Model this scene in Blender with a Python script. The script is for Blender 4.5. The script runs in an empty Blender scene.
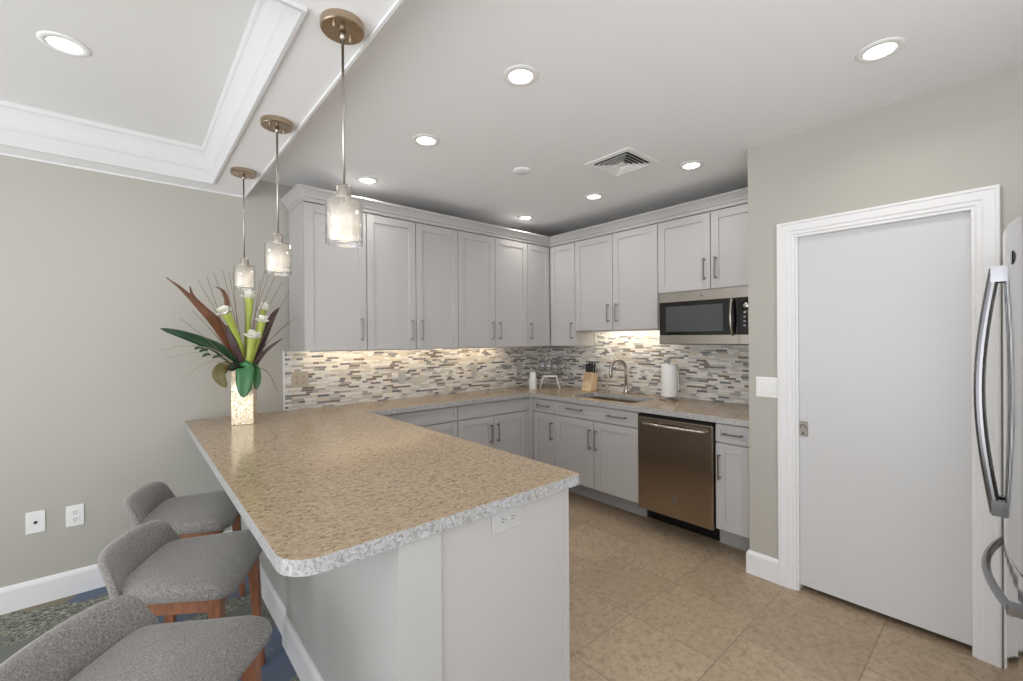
import bpy, bmesh, math, random
from mathutils import Vector, Matrix
random.seed(7)
C = bpy.context.scene.collection
sc = bpy.context.scene
PI = math.pi

# ---------------------------------------------------------------- camera
cam = bpy.data.cameras.new('camera'); camo = bpy.data.objects.new('camera', cam); C.objects.link(camo)
a, pt, r = math.radians(41.0093), math.radians(-0.1862), math.radians(-0.4259)
fw = Vector((math.sin(a)*math.cos(pt), math.cos(a)*math.cos(pt), math.sin(pt)))
rt = Vector((math.cos(a), -math.sin(a), 0)); up = rt.cross(fw)
rt, up = rt*math.cos(r)+up*math.sin(r), up*math.cos(r)-rt*math.sin(r)
M = Matrix((rt, up, -fw)).transposed().to_4x4(); M.translation = Vector((-3.5427, -3.5045, 1.4237))
camo.matrix_world = M
cam.sensor_fit = 'HORIZONTAL'; cam.sensor_width = 36; cam.lens = 438.6694/1023*36
cam.clip_start = .02; cam.clip_end = 100
sc.camera = camo
# ---------------------------------------------------------------- world and big lights
w = bpy.data.worlds.new('daylight'); sc.world = w; w.use_nodes = True
w.node_tree.nodes['Background'].inputs[0].default_value = (.93, .96, 1, 1)
w.node_tree.nodes['Background'].inputs[1].default_value = 1.15
# overcast sky above the horizon, invented bright ground below to lift the ceiling
_t = w.node_tree; _c = _t.nodes.new('ShaderNodeTexCoord'); _s = _t.nodes.new('ShaderNodeSeparateXYZ'); _r = _t.nodes.new('ShaderNodeValToRGB')
_t.links.new(_c.outputs['Generated'], _s.inputs[0]); _m = _t.nodes.new('ShaderNodeMath'); _m.operation = 'MULTIPLY_ADD'; _m.inputs[1].default_value = .5; _m.inputs[2].default_value = .5
_t.links.new(_s.outputs[2], _m.inputs[0]); _t.links.new(_m.outputs[0], _r.inputs[0])
_r.color_ramp.elements[0].position = .40; _r.color_ramp.elements[0].color = (1.9, 1.92, 1.95, 1)
_r.color_ramp.elements[1].position = .52; _r.color_ramp.elements[1].color = (.92, .96, 1, 1)
_t.links.new(_r.outputs[0], _t.nodes['Background'].inputs[0])
def area(name, loc, rot, sx, sy, power, col=(1, 1, 1), shape='RECTANGLE', spread=180):
    l = bpy.data.lights.new(name, 'AREA'); l.shape = shape; l.size = sx; l.size_y = sy; l.energy = power; l.color = col
    l.spread = math.radians(spread)
    o = bpy.data.objects.new(name, l); C.objects.link(o); o.location = loc; o.rotation_euler = rot; return o
# daylight from the dining side windows behind and left of the camera
area('window_daylight', (-6.6, -3.6, 1.3), (math.radians(100), 0, math.radians(-90)), 4.0, 2.0, 64, (.96, .98, 1))
area('rear_ceiling_fill', (-1.8, -8.6, .9), (math.radians(108), 0, math.radians(-4)), 4.6, 2.0, 12, (1, 1, 1))  # added fill lamp behind the camera, tilted up to brighten the kitchen ceiling
sc.view_settings.view_transform = 'Standard'; sc.view_settings.look = 'None'
sc.view_settings.gamma = 1; sc.view_settings.use_curve_mapping = False
sc.view_settings.exposure = -0.01

# ---------------------------------------------------------------- node helpers
def srgb(c):
    return tuple(((x/255+.055)/1.055)**2.4 if x/255 > .04045 else x/255/12.92 for x in c)
class N:
    def __init__(s, name):
        s.m = bpy.data.materials.new(name); s.m.use_nodes = True; s.t = s.m.node_tree
        s.b = s.t.nodes['Principled BSDF']
    def n(s, typ, **kw):
        nd = s.t.nodes.new(typ)
        for k, v in kw.items(): setattr(nd, k, v)
        return nd
    def l(s, a, b): s.t.links.new(a, b)
    def math(s, op, a, b=None, c=None):
        nd = s.n('ShaderNodeMath', operation=op)
        for i, v in enumerate((a, b, c)):
            if v is None: continue
            if isinstance(v, (int, float)): nd.inputs[i].default_value = v
            else: s.l(v, nd.inputs[i])
        return nd.outputs[0]
    def ramp(s, fac, stops, interp='LINEAR'):
        nd = s.n('ShaderNodeValToRGB'); cr = nd.color_ramp; cr.interpolation = interp
        while len(cr.elements) < len(stops): cr.elements.new(.5)
        for e, (p, c) in zip(cr.elements, stops): e.position = p; e.color = (*srgb(c), 1)
        s.l(fac, nd.inputs[0]); return nd.outputs[0]
    def mix(s, fac, a, b, mode='MIX'):
        nd = s.n('ShaderNodeMix', data_type='RGBA', blend_type=mode)
        for sock, v in ((nd.inputs[0], fac), (nd.inputs[6], a), (nd.inputs[7], b)):
            if isinstance(v, (int, float)): sock.default_value = v
            elif isinstance(v, tuple): sock.default_value = (*srgb(v), 1)
            else: s.l(v, sock)
        return nd.outputs[2]
    def coord(s, scale=(1, 1, 1), which='Object', rot=(0, 0, 0)):
        tc = s.n('ShaderNodeTexCoord'); mp = s.n('ShaderNodeMapping')
        mp.inputs['Scale'].default_value = scale; mp.inputs['Rotation'].default_value = rot
        s.l(tc.outputs[which], mp.inputs[0]); return mp.outputs[0]
    def world(s):
        return s.n('ShaderNodeNewGeometry').outputs['Position']
    def noise(s, vec, scale, detail=3, rough=.5, dist=0):
        nd = s.n('ShaderNodeTexNoise'); s.l(vec, nd.inputs['Vector'])
        nd.inputs['Scale'].default_value = scale; nd.inputs['Detail'].default_value = detail
        nd.inputs['Roughness'].default_value = rough; nd.inputs['Distortion'].default_value = dist
        return nd.outputs['Fac']
    def bump(s, h, strength=.3, dist=.002):
        nd = s.n('ShaderNodeBump'); nd.inputs['Strength'].default_value = strength; nd.inputs['Distance'].default_value = dist
        s.l(h, nd.inputs['Height']); s.l(nd.outputs[0], s.b.inputs['Normal'])
    def set(s, color=None, rough=None, metal=None, **kw):
        for k, v in (('Base Color', color), ('Roughness', rough), ('Metallic', metal)):
            if v is None: continue
            if isinstance(v, tuple): s.b.inputs[k].default_value = (*srgb(v), 1)
            elif isinstance(v, (int, float)): s.b.inputs[k].default_value = v
            else: s.l(v, s.b.inputs[k])
        for k, v in kw.items(): s.b.inputs[k.replace('_', ' ')].default_value = v
        return s.m

def paint(name, col, rough=.5, var=3, bump=.05):
    q = N(name); v = q.coord()
    f = q.noise(v, 2.5, 2)
    c2 = tuple(max(0, x-var) for x in col)
    q.set(q.mix(f, c2, col), rough)
    q.bump(q.noise(v, 260, 2), bump, .0006)
    return q.m
def metal(name, col, rough=.25, stretch=(1, 1, 90), amt=.06):
    q = N(name); v = q.coord(stretch)
    f = q.noise(v, 12, 3)
    q.set(q.mix(f, tuple(max(0, x-14) for x in col), col), q.math('MULTIPLY_ADD', f, amt, rough-amt/2), 1.0)
    return q.m

MT = {}
MT['wall'] = paint('greige_wall_paint', (182, 179, 171), .65)
MT['knee'] = paint('knee_wall_paint', (184, 183, 180), .6)
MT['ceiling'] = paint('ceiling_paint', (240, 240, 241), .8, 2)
MT['trayc'] = paint('tray_ceiling_paint_dimmed', (224, 223, 221), .8, 2)  # ceiling paint darkened to dim the tray, which catches more light
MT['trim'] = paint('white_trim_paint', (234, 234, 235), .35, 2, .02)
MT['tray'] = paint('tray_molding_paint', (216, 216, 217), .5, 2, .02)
MT['door'] = paint('white_door_paint', (211, 211, 212), .32, 2, .02)
MT['cab'] = paint('grey_cabinet_lacquer', (186, 184, 183), .33, 3, .02)
MT['cabin'] = paint('cabinet_inner_shadow_gap', (60, 60, 62), .6)
MT['white'] = paint('white_plastic', (238, 238, 236), .3, 2, .01)
MT['plate'] = paint('tan_plate_plastic', (188, 178, 160), .35)
MT['platem'] = paint('grey_plate_plastic', (188, 187, 186), .35)
MT['slot'] = paint('dark_slot', (30, 28, 27), .5)
MT['black'] = paint('black_plastic', (16, 16, 17), .35)
MT['steel'] = metal('brushed_stainless_steel', (184, 178, 171), .22, (1, 1, 60))
MT['dwsteel'] = metal('dark_brushed_stainless_steel', (168, 154, 140), .22, (60, 60, 1))
MT['nickel'] = metal('brushed_nickel', (190, 184, 176), .28, (40, 40, 40))
MT['bronze'] = metal('pendant_canopy_metal', (190, 172, 150), .22, (30, 30, 30))
MT['pull'] = metal('satin_nickel_pull', (168, 165, 163), .32, (30, 30, 30))
MT['chrome'] = metal('handle_chrome', (150, 150, 152), .16, (20, 20, 20))
MT['frsteel'] = metal('fridge_glossy_steel', (222, 222, 222), .10, (60, 1, 1), .03)
MT['paper'] = paint('paper_towel', (240, 240, 238), .9, 3, .6)
MT['sink'] = metal('sink_steel', (150, 135, 115), .35, (20, 20, 20))

q = N('microwave_black_glass'); v = q.coord(); q.set(q.mix(q.noise(v, 4), (10, 10, 11), (16, 16, 17)), .05); MT['bglass'] = q.m
q = N('microwave_window_screen'); v = q.coord(); q.set(q.mix(q.noise(v, 900, 0), (60, 62, 64), (82, 84, 86)), .12); MT['screen'] = q.m

# clear glass, frosted glass, bulb
q = N('clear_glass'); nt = q.t
tr = q.n('ShaderNodeBsdfTransparent'); gl = q.n('ShaderNodeBsdfGlossy'); gl.inputs['Roughness'].default_value = .03
fr = q.n('ShaderNodeLayerWeight'); fr.inputs[0].default_value = .35
mx = q.n('ShaderNodeMixShader'); tr.inputs[0].default_value = (.95, .96, .97, 1)
q.l(q.math('MULTIPLY_ADD', fr.outputs['Facing'], .6, .05), mx.inputs[0]); q.l(tr.outputs[0], mx.inputs[1]); q.l(gl.outputs[0], mx.inputs[2])
q.l(mx.outputs[0], nt.nodes['Material Output'].inputs[0]); MT['glass'] = q.m
q = N('frosted_seeded_glass'); nt = q.t
v = q.coord(); f = q.noise(v, 90, 3)
d1 = q.n('ShaderNodeBsdfTranslucent'); d2 = q.n('ShaderNodeBsdfDiffuse'); tr = q.n('ShaderNodeBsdfTransparent')
c = q.mix(f, (205, 206, 206), (240, 240, 238)); q.l(c, d1.inputs[0]); q.l(c, d2.inputs[0])
m1 = q.n('ShaderNodeMixShader'); m1.inputs[0].default_value = .5; q.l(d1.outputs[0], m1.inputs[1]); q.l(d2.outputs[0], m1.inputs[2])
m2 = q.n('ShaderNodeMixShader'); m2.inputs[0].default_value = .07; q.l(m1.outputs[0], m2.inputs[1]); q.l(tr.outputs[0], m2.inputs[2])
q.l(m2.outputs[0], nt.nodes['Material Output'].inputs[0]); MT['frost'] = q.m
def emis(name, col, s):
    q = N(name); q.set((255, 255, 255), .5); q.b.inputs['Emission Color'].default_value = (*srgb(col), 1)
    q.b.inputs['Emission Strength'].default_value = s
    return q.m
MT['lamp'] = emis('downlight_lens', (255, 250, 244), 9)
MT['bulb'] = emis('pendant_bulb', (255, 226, 190), 5)

# stone
def stone(name, cs, edge=False):
    q = N(name); p = q.world()
    mp = q.n('ShaderNodeMapping'); q.l(p, mp.inputs[0]); mp.inputs['Scale'].default_value = (1, 1.7, 1); mp.inputs['Rotation'].default_value = (0, 0, .5)
    wv = q.n('ShaderNodeTexNoise'); q.l(mp.outputs[0], wv.inputs['Vector']); wv.inputs['Scale'].default_value = 26; wv.inputs['Detail'].default_value = 3
    vm = q.n('ShaderNodeVectorMath', operation='MULTIPLY_ADD'); q.l(wv.outputs['Color'], vm.inputs[0]); vm.inputs[1].default_value = (.05, .05, .05); q.l(mp.outputs[0], vm.inputs[2])
    vo = q.n('ShaderNodeTexVoronoi', feature='F1'); q.l(vm.outputs[0], vo.inputs['Vector']); vo.inputs['Scale'].default_value = 150 if edge else 95
    sep = q.n('ShaderNodeSeparateColor'); q.l(vo.outputs['Color'], sep.inputs[0])
    c1 = q.ramp(sep.outputs[0], cs, 'LINEAR')
    big = q.noise(p, 5, 4, .6)
    c2 = q.mix(q.ramp(big, [(.35, (0, 0, 0)), (.7, (120, 120, 120))]), c1, cs[2][1], 'MIX')
    fine = q.noise(vm.outputs[0], 160, 4, .7)
    c3 = q.mix(q.ramp(fine, [(.60, (0, 0, 0)), (.70, (120, 120, 120))]), c2, cs[0][1])
    q.set(c3, .16 if not edge else .3); q.b.inputs['Specular IOR Level'].default_value = .38
    if edge: q.bump(fine, .6, .004)
    return q.m
MT['stone'] = stone('speckled_quartz_top', [(.0, (116, 94, 72)), (.18, (160, 140, 114)), (.6, (168, 148, 122)), (.85, (182, 163, 138)), (1, (142, 121, 95))])
MT['stone_edge'] = stone('speckled_quartz_grey_edge', [(.0, (134, 130, 125)), (.3, (166, 165, 164)), (.6, (178, 178, 179)), (.85, (194, 194, 194)), (1, (152, 149, 145))], True)  # greyer variant of the top stone, used on the side faces

# mosaic backsplash: rows of thin strips, u = x + y works on both walls
q = N('linear_glass_mosaic')
p = q.world(); sx = q.n('ShaderNodeSeparateXYZ'); q.l(p, sx.inputs[0])
u = q.math('ADD', sx.outputs[0], sx.outputs[1]); z = sx.outputs[2]
RH = .0168
zr = q.math('DIVIDE', z, RH); row = q.math('FLOOR', zr)
rn = q.n('ShaderNodeTexWhiteNoise', noise_dimensions='1D'); q.l(row, rn.inputs['W'])
us = q.math('MULTIPLY_ADD', rn.outputs['Value'], 3.7, q.math('DIVIDE', u, .088))
cell = q.math('FLOOR', us)
cv = q.n('ShaderNodeCombineXYZ'); q.l(cell, cv.inputs[0]); q.l(row, cv.inputs[1])
wn = q.n('ShaderNodeTexWhiteNoise', noise_dimensions='2D'); q.l(cv.outputs[0], wn.inputs['Vector'])
# a second split makes some strips short
half = q.math('FLOOR', q.math('MULTIPLY', us, q.math('ADD', q.math('GREATER_THAN', wn.outputs['Value'], .72), 1)))
cv2 = q.n('ShaderNodeCombineXYZ'); q.l(half, cv2.inputs[0]); q.l(row, cv2.inputs[1]); cv2.inputs[2].default_value = 3
wn2 = q.n('ShaderNodeTexWhiteNoise', noise_dimensions='3D'); q.l(cv2.outputs[0], wn2.inputs['Vector'])
tile = q.ramp(wn2.outputs['Value'], [(0, (226, 223, 216)), (.2, (205, 202, 198)), (.34, (236, 234, 230)), (.5, (176, 172, 168)), (.6, (214, 206, 192)),
     (.74, (136, 136, 142)), (.82, (138, 124, 110)), (.88, (112, 114, 123)), (.93, (232, 230, 226))], 'CONSTANT')
# fine layering inside a strip
vein = q.n('ShaderNodeTexNoise'); mp = q.n('ShaderNodeMapping'); q.l(p, mp.inputs[0]); mp.inputs['Scale'].default_value = (8, 8, 120); q.l(mp.outputs[0], vein.inputs['Vector']); vein.inputs['Scale'].default_value = 3
tile = q.mix(.18, tile, vein.outputs['Fac'], 'OVERLAY')
fz = q.math('FRACT', zr); fu = q.math('FRACT', us)
g = q.math('MAXIMUM', q.math('LESS_THAN', fz, .10), q.math('LESS_THAN', fu, .02))
q.set(q.mix(g, tile, (196, 193, 188)), q.math('MULTIPLY_ADD', g, .5, .16)); q.bump(q.math('SUBTRACT', 1, g), .5, .001)
MT['mosaic'] = q.m

# floor tile
q = N('travertine_floor_tile'); p = q.world()
mp = q.n('ShaderNodeMapping'); q.l(p, mp.inputs[0]); mp.inputs['Location'].default_value = (.73+.44*20, 2.195+.44*20, 0)
br = q.n('ShaderNodeTexBrick'); q.l(mp.outputs[0], br.inputs['Vector']); br.offset = .42; br.offset_frequency = 3; br.squash = 1
br.inputs['Scale'].default_value = 1; br.inputs['Brick Width'].default_value = .44; br.inputs['Row Height'].default_value = .44
br.inputs['Mortar Size'].default_value = .0035; br.inputs['Mortar Smooth'].default_value = .4; br.inputs['Bias'].default_value = 0
br.inputs['Color1'].default_value = (*srgb((168, 149, 125)), 1); br.inputs['Color2'].default_value = (*srgb((188, 168, 143)), 1)
br.inputs['Mortar'].default_value = (*srgb((146, 130, 110)), 1)
n1 = q.noise(p, 5, 8, .7, 1.2); n2 = q.noise(p, 34, 10, .82, .8)
c = q.mix(q.ramp(n1, [(.35, (0, 0, 0)), (.62, (150, 150, 150))]), br.outputs['Color'], (150, 128, 105))
c = q.mix(q.ramp(n2, [(.49, (0, 0, 0)), (.57, (178, 178, 178))]), c, (116, 94, 70))
q.set(c, q.math('MULTIPLY_ADD', n2, .25, .32)); q.bump(q.math('SUBTRACT', n2, q.math('MULTIPLY', br.outputs['Fac'], 2)), .25, .002)
MT['floor'] = q.m

# carpet: big leaf shapes in blue, olive and tan over a dark sketchy ground
q = N('leaf_patterned_carpet'); p = q.world()
mp = q.n('ShaderNodeMapping'); q.l(p, mp.inputs[0]); mp.inputs['Scale'].default_value = (1, 2.0, 1); mp.inputs['Rotation'].default_value = (0, 0, .6)
wob = q.n('ShaderNodeTexNoise'); q.l(mp.outputs[0], wob.inputs['Vector']); wob.inputs['Scale'].default_value = 3
vm = q.n('ShaderNodeVectorMath', operation='MULTIPLY_ADD'); q.l(wob.outputs['Color'], vm.inputs[0]); vm.inputs[1].default_value = (.12, .12, 0); q.l(mp.outputs[0], vm.inputs[2])
vo = q.n('ShaderNodeTexVoronoi', feature='F1'); q.l(vm.outputs[0], vo.inputs['Vector']); vo.inputs['Scale'].default_value = 2.7; vo.inputs['Randomness'].default_value = .9
sep = q.n('ShaderNodeSeparateColor'); q.l(vo.outputs['Color'], sep.inputs[0])
leafc = q.ramp(sep.outputs[0], [(0, (112, 130, 158)), (.3, (126, 138, 154)), (.5, (160, 150, 120)), (.68, (112, 126, 150)), (.85, (138, 142, 134))], 'CONSTANT')
ground = q.ramp(q.noise(vm.outputs[0], 18, 5, .7, 3.5), [(.40, (44, 46, 44)), (.46, (120, 123, 112)), (.54, (136, 138, 124)), (.60, (206, 206, 188))])
stripe = q.n('ShaderNodeTexWave', wave_type='BANDS', bands_direction='X'); q.l(vm.outputs[0], stripe.inputs['Vector']); stripe.inputs['Scale'].default_value = 34; stripe.inputs['Distortion'].default_value = 1.5
leafs = q.mix(q.math('MULTIPLY', stripe.outputs['Fac'], .6), leafc, (84, 88, 92))
c = q.mix(q.math('LESS_THAN', vo.outputs['Distance'], .46), ground, leafs)
pile = q.noise(p, 330, 2); q.set(q.mix(q.math('MULTIPLY', pile, .35), c, (70, 74, 76)), .95); q.bump(pile, .8, .004)
MT['carpet'] = q.m

# upholstery and wood
q = N('grey_tweed_upholstery'); v = q.coord((1, 1, 1)); v2 = q.coord((520, 130, 130)); v3 = q.coord((130, 520, 130))
f1 = q.noise(v2, 1.2, 2); f2 = q.noise(v3, 1.2, 2); f3 = q.noise(v, 9, 4)
f = q.math('MULTIPLY', q.math('ADD', f1, f2), .5)
c = q.ramp(f, [(.36, (96, 94, 91)), (.5, (130, 128, 125)), (.64, (168, 166, 162))])
q.set(q.mix(q.math('MULTIPLY', f3, .35), c, (124, 114, 104)), .95); q.bump(f, .5, .002); q.b.inputs['Sheen Weight'].default_value = .3
MT['tweed'] = q.m
def wood(name, a_, b_, sc_=(14, 14, 1.6), rough=.4):
    q = N(name); v = q.coord(sc_); f = q.noise(v, 4, 5, .6, 1.2)
    q.set(q.ramp(f, [(.3, a_), (.7, b_)]), rough); q.bump(f, .15, .001); return q.m
MT['wood'] = wood('walnut_stained_leg', (112, 70, 48), (154, 100, 70))
MT['block'] = wood('blond_knife_block', (206, 178, 138), (226, 202, 166))

def leafm(name, a_, b_, rough=.45, sc_=(20, 20, 4)):
    q = N(name); v = q.coord(sc_); f = q.noise(v, 3, 4); q.set(q.mix(f, a_, b_), rough); return q.m
MT['lf_green'] = leafm('dark_green_leaf', (18, 44, 26), (34, 78, 44), .35)
MT['lf_mid'] = leafm('glossy_green_leaf', (34, 84, 46), (58, 122, 64), .3)
MT['lf_olive'] = leafm('olive_leaf', (74, 70, 30), (108, 98, 48), .45)
MT['lf_brown'] = leafm('dried_brown_leaf', (76, 44, 30), (150, 100, 70), .45, (60, 60, 6))
MT['lf_purple'] = leafm('dark_plum_leaf', (36, 26, 30), (84, 56, 60), .45)
MT['lily'] = leafm('lime_green_calla_tube', (140, 156, 62), (176, 188, 92), .45)
MT['bloom'] = leafm('white_bloom', (226, 228, 214), (246, 246, 240), .5)
MT['twig'] = leafm('dry_twig', (96, 78, 66), (130, 112, 98), .7)
MT['twigl'] = leafm('pale_curly_twig', (168, 158, 140), (150, 142, 128), .7)
MT['moss'] = leafm('dark_moss', (14, 22, 16), (30, 44, 30), .8)
q = N('hammered_gold_vase'); v = q.coord((1, 1, .8)); vo = q.n('ShaderNodeTexVoronoi', feature='F1'); q.l(v, vo.inputs['Vector']); vo.inputs['Scale'].default_value = 110
sp = q.n('ShaderNodeSeparateColor'); q.l(vo.outputs['Color'], sp.inputs[0])
q.set(q.ramp(sp.outputs[0], [(0, (206, 184, 146)), (.5, (232, 218, 190)), (1, (244, 236, 218))]), .28, .75); q.bump(vo.outputs['Distance'], .8, .003)
MT['vase'] = q.m

# ---------------------------------------------------------------- mesh helpers
ORI = Vector((0, 0, 0))
def bx(bm, x0, x1, y0, y1, z0, z1):
    if x0 > x1: x0, x1 = x1, x0
    if y0 > y1: y0, y1 = y1, y0
    if z0 > z1: z0, z1 = z1, z0
    v = [bm.verts.new((x, y, z)) for x in (x0, x1) for y in (y0, y1) for z in (z0, z1)]
    for f in ((0, 1, 3, 2), (4, 6, 7, 5), (0, 4, 5, 1), (2, 3, 7, 6), (0, 2, 6, 4), (1, 5, 7, 3)):
        bm.faces.new([v[i] for i in f])
def B(*boxes):
    bm = bmesh.new()
    for b in boxes: bx(bm, *b)
    return bm
def frame_of(d):
    d = d.normalized(); h = Vector((0, 0, 1)) if abs(d.z) < .9 else Vector((1, 0, 0))
    s = d.cross(h).normalized(); return s, s.cross(d).normalized()
def tube(bm, pts, rad, n=12, caps=True, sec=None):
    pts = [Vector(p) for p in pts]; rs = rad if isinstance(rad, (list, tuple)) else [rad]*len(pts)
    rings = []; s = None
    for i, p in enumerate(pts):
        d = (pts[min(i+1, len(pts)-1)]-pts[max(i-1, 0)])
        if s is None: s, t = frame_of(d)
        else:
            dn = d.normalized(); s = (s-dn*s.dot(dn)).normalized(); t = s.cross(dn).normalized()
        rings.append([bm.verts.new(p+s*math.cos(2*PI*k/n+(PI/n if n == 4 else 0))*rs[i]*(sec[0] if sec else 1)+t*math.sin(2*PI*k/n+(PI/n if n == 4 else 0))*rs[i]*(sec[1] if sec else 1)) for k in range(n)])
    for a_, b_ in zip(rings, rings[1:]):
        for k in range(n): bm.faces.new((a_[k], a_[(k+1) % n], b_[(k+1) % n], b_[k]))
    if caps: bm.faces.new(rings[0]); bm.faces.new(rings[-1])
    return bm
def lathe(bm, prof, c=(0, 0, 0), n=32, close=False):
    c = Vector(c); rings = []
    for rr, zz in prof:
        if rr < 1e-5: rings.append([bm.verts.new(c+Vector((0, 0, zz)))])
        else: rings.append([bm.verts.new(c+Vector((rr*math.cos(2*PI*k/n), rr*math.sin(2*PI*k/n), zz))) for k in range(n)])
    pr = list(zip(rings, rings[1:]))
    if close: pr.append((rings[-1], rings[0]))
    for a_, b_ in pr:
        if len(a_) == 1 and len(b_) == 1: continue
        for k in range(n):
            k2 = (k+1) % n
            if len(a_) == 1: bm.faces.new((a_[0], b_[k2], b_[k]))
            elif len(b_) == 1: bm.faces.new((a_[k], a_[k2], b_[0]))
            else: bm.faces.new((a_[k], a_[k2], b_[k2], b_[k]))
    return bm
def sweep(bm, path, prof, closed=False):
    """path: plan points; prof: closed list of (offset to the left of travel, z); mitred corners."""
    n = len(path); P = [Vector((x, y)) for x, y in path]; rings = []
    for i in range(n):
        d0 = (P[i]-P[i-1]).normalized() if (closed or i > 0) else None
        d1 = (P[(i+1) % n]-P[i]).normalized() if (closed or i < n-1) else None
        d0 = d0 or d1; d1 = d1 or d0
        n0 = Vector((-d0.y, d0.x)); n1 = Vector((-d1.y, d1.x))
        m = (n0+n1); m = m/(m.dot(n0))
        rings.append([bm.verts.new((P[i].x+m.x*o, P[i].y+m.y*o, zz)) for o, zz in prof])
    k = len(prof)
    for i in range(n if closed else n-1):
        a_, b_ = rings[i], rings[(i+1) % n]
        for j in range(k): bm.faces.new((a_[j], a_[(j+1) % k], b_[(j+1) % k], b_[j]))
    if not closed: bm.faces.new(rings[0]); bm.faces.new(rings[-1])
    return bm
def obj(name, bm, m, parent=None, bevel=0, smooth=False, seg=1, free=False):
    """verts are world coordinates (minus ORI for parts of a thing)"""
    bmesh.ops.recalc_face_normals(bm, faces=bm.faces)
    if parent is None and not free:
        lo = Vector([min(v.co[i] for v in bm.verts) for i in range(3)]); hi = Vector([max(v.co[i] for v in bm.verts) for i in range(3)])
        o0 = Vector(((lo.x+hi.x)/2, (lo.y+hi.y)/2, lo.z))
    else: o0 = ORI.copy() if parent is not None else Vector((0, 0, 0))
    bmesh.ops.translate(bm, verts=bm.verts, vec=-o0)
    me = bpy.data.meshes.new(name); bm.to_mesh(me); bm.free()
    for mm in (m if isinstance(m, (list, tuple)) else [m]): me.materials.append(mm)
    o = bpy.data.objects.new(name, me); C.objects.link(o)
    if parent is not None: o.parent = parent
    else: o.location = o0
    if smooth:
        for f in me.polygons: f.use_smooth = True
    if smooth == 'auto':
        import_angle = math.radians(35)
        me.shade_smooth() if False else None
        for e in me.edges: pass
    if bevel:
        md = o.modifiers.new('bevel', 'BEVEL'); md.width = bevel; md.segments = seg; md.limit_method = 'ANGLE'; md.angle_limit = math.radians(40)
    return o
def sharp(o, ang=35):
    bm = bmesh.new(); bm.from_mesh(o.data)
    for e in bm.edges:
        if len(e.link_faces) == 2 and e.calc_face_angle(0) > math.radians(ang): e.smooth = False
    bm.to_mesh(o.data); bm.free(); return o
def thing(name, label, cat, loc, group=None):
    global ORI
    o = bpy.data.objects.new(name, None); C.objects.link(o); o.location = loc; o.empty_display_size = .05
    o['label'] = label; o['category'] = cat
    if group: o['group'] = group
    ORI = Vector(loc); return o
def tag(o, label, cat, group=None):
    o['label'] = label; o['category'] = cat
    if group: o['group'] = group
    return o
def struct(name, bm, m, bevel=0):
    o = obj(name, bm, m, None, bevel); o['kind'] = 'structure'; return o
def copy_tree(o, parent=None):
    c = o.copy(); C.objects.link(c)
    if parent: c.parent = parent
    for ch in [x for x in list(o.children)]: copy_tree(ch, c)
    return c
# wall frames: (along, depth from wall, z) -> world box
def Lb(u0, u1, d0, d1, z0, z1): return (u0, u1, -d0, -d1, z0, z1)
def Sb(u0, u1, d0, d1, z0, z1): return (-d0, -d1, u0, u1, z0, z1)
def Pb(u0, u1, d0, d1, z0, z1): return (-2.866+d0, -2.866+d1, u0, u1, z0, z1)

H, HS, HT = 2.56, 2.423, 2.61
XS = -2.933
# ---------------------------------------------------------------- structure
struct('floor', B((-2.93, .1, -4.7, .1, -.1, 0)), MT['floor'])
struct('floor_carpet', B((-5.2, -2.93, -4.7, .1, -.1, 0)), MT['carpet'])
struct('wall_left', B((-7, .1, 0, .12, 0, 2.75)), MT['wall'])
struct('wall_back', B((0, .12, -4.4, 0, 0, 2.75)), MT['wall'])
struct('ceiling', B((XS, .1, -7.5, 0, H, H+.15)), MT['ceiling'])
struct('ceiling_soffit', B((-3.137, XS, -7.5, 0, HS, H+.15), (-7, -3.137, -.192, 0, HS, H+.15), (-7, -3.137, -7.5, -2.105, HS, H+.15),
                           (-7, -6.2, -2.105, -.192, HS, H+.15)), MT['ceiling'])
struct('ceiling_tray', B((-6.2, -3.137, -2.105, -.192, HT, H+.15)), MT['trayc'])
# tray crown: path clockwise so that "left of travel" is inward
bm = bmesh.new()
path = [(-3.137, -2.105), (-3.137, -.192), (-6.2, -.192), (-6.2, -2.105)]
prof = [(-.004, HS-.012), (.008, HS-.012), (.010, HS+.060), (.020, HS+.068), (.020, HS+.082), (.028, HS+.100), (.038, HS+.130), (.050, HS+.150), (.050, HS+.160), (.060, HS+.165), (.066, HT), (-.004, HT)]
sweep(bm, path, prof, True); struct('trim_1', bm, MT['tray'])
bm = bmesh.new(); sweep(bm, [(XS, -7.4), (XS, 0), (-7, 0)], [(0, HS), (0, HS-.009), (.010, HS-.009), (.012, HS-.003), (.008, HS)]); struct('trim_2', bm, MT['trim'])
# door wall with opening
XD = -.721; DY0, DY1, DZ = -2.69, -3.395, 1.995
struct('wall_right', B((XD, 0, -2.444, DY0, 0, 2.6), (XD, 0, DY1, -4.4, 0, 2.6), (XD, 0, DY0, DY1, DZ, 2.6)), MT['wall'])
struct('wall_rear', B((-1.62, XD, -4.4, -4.3, 0, 2.6)), MT['wall'])
bp = [(0, 0), (.016, 0), (.016, .115), (.012, .128), (.006, .135), (0, .137)]
bm = bmesh.new(); sweep(bm, [(-3.3+.3, 0), (-7, 0)], [(o_, z_) for o_, z_ in bp]); struct('baseboard_left', bm, MT['trim'])
bm = bmesh.new(); sweep(bm, [(XD, -2.612), (XD, -2.444), (XD+.1, -2.444)][::-1][::-1], bp); struct('baseboard_right', bm, MT['trim'])
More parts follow.
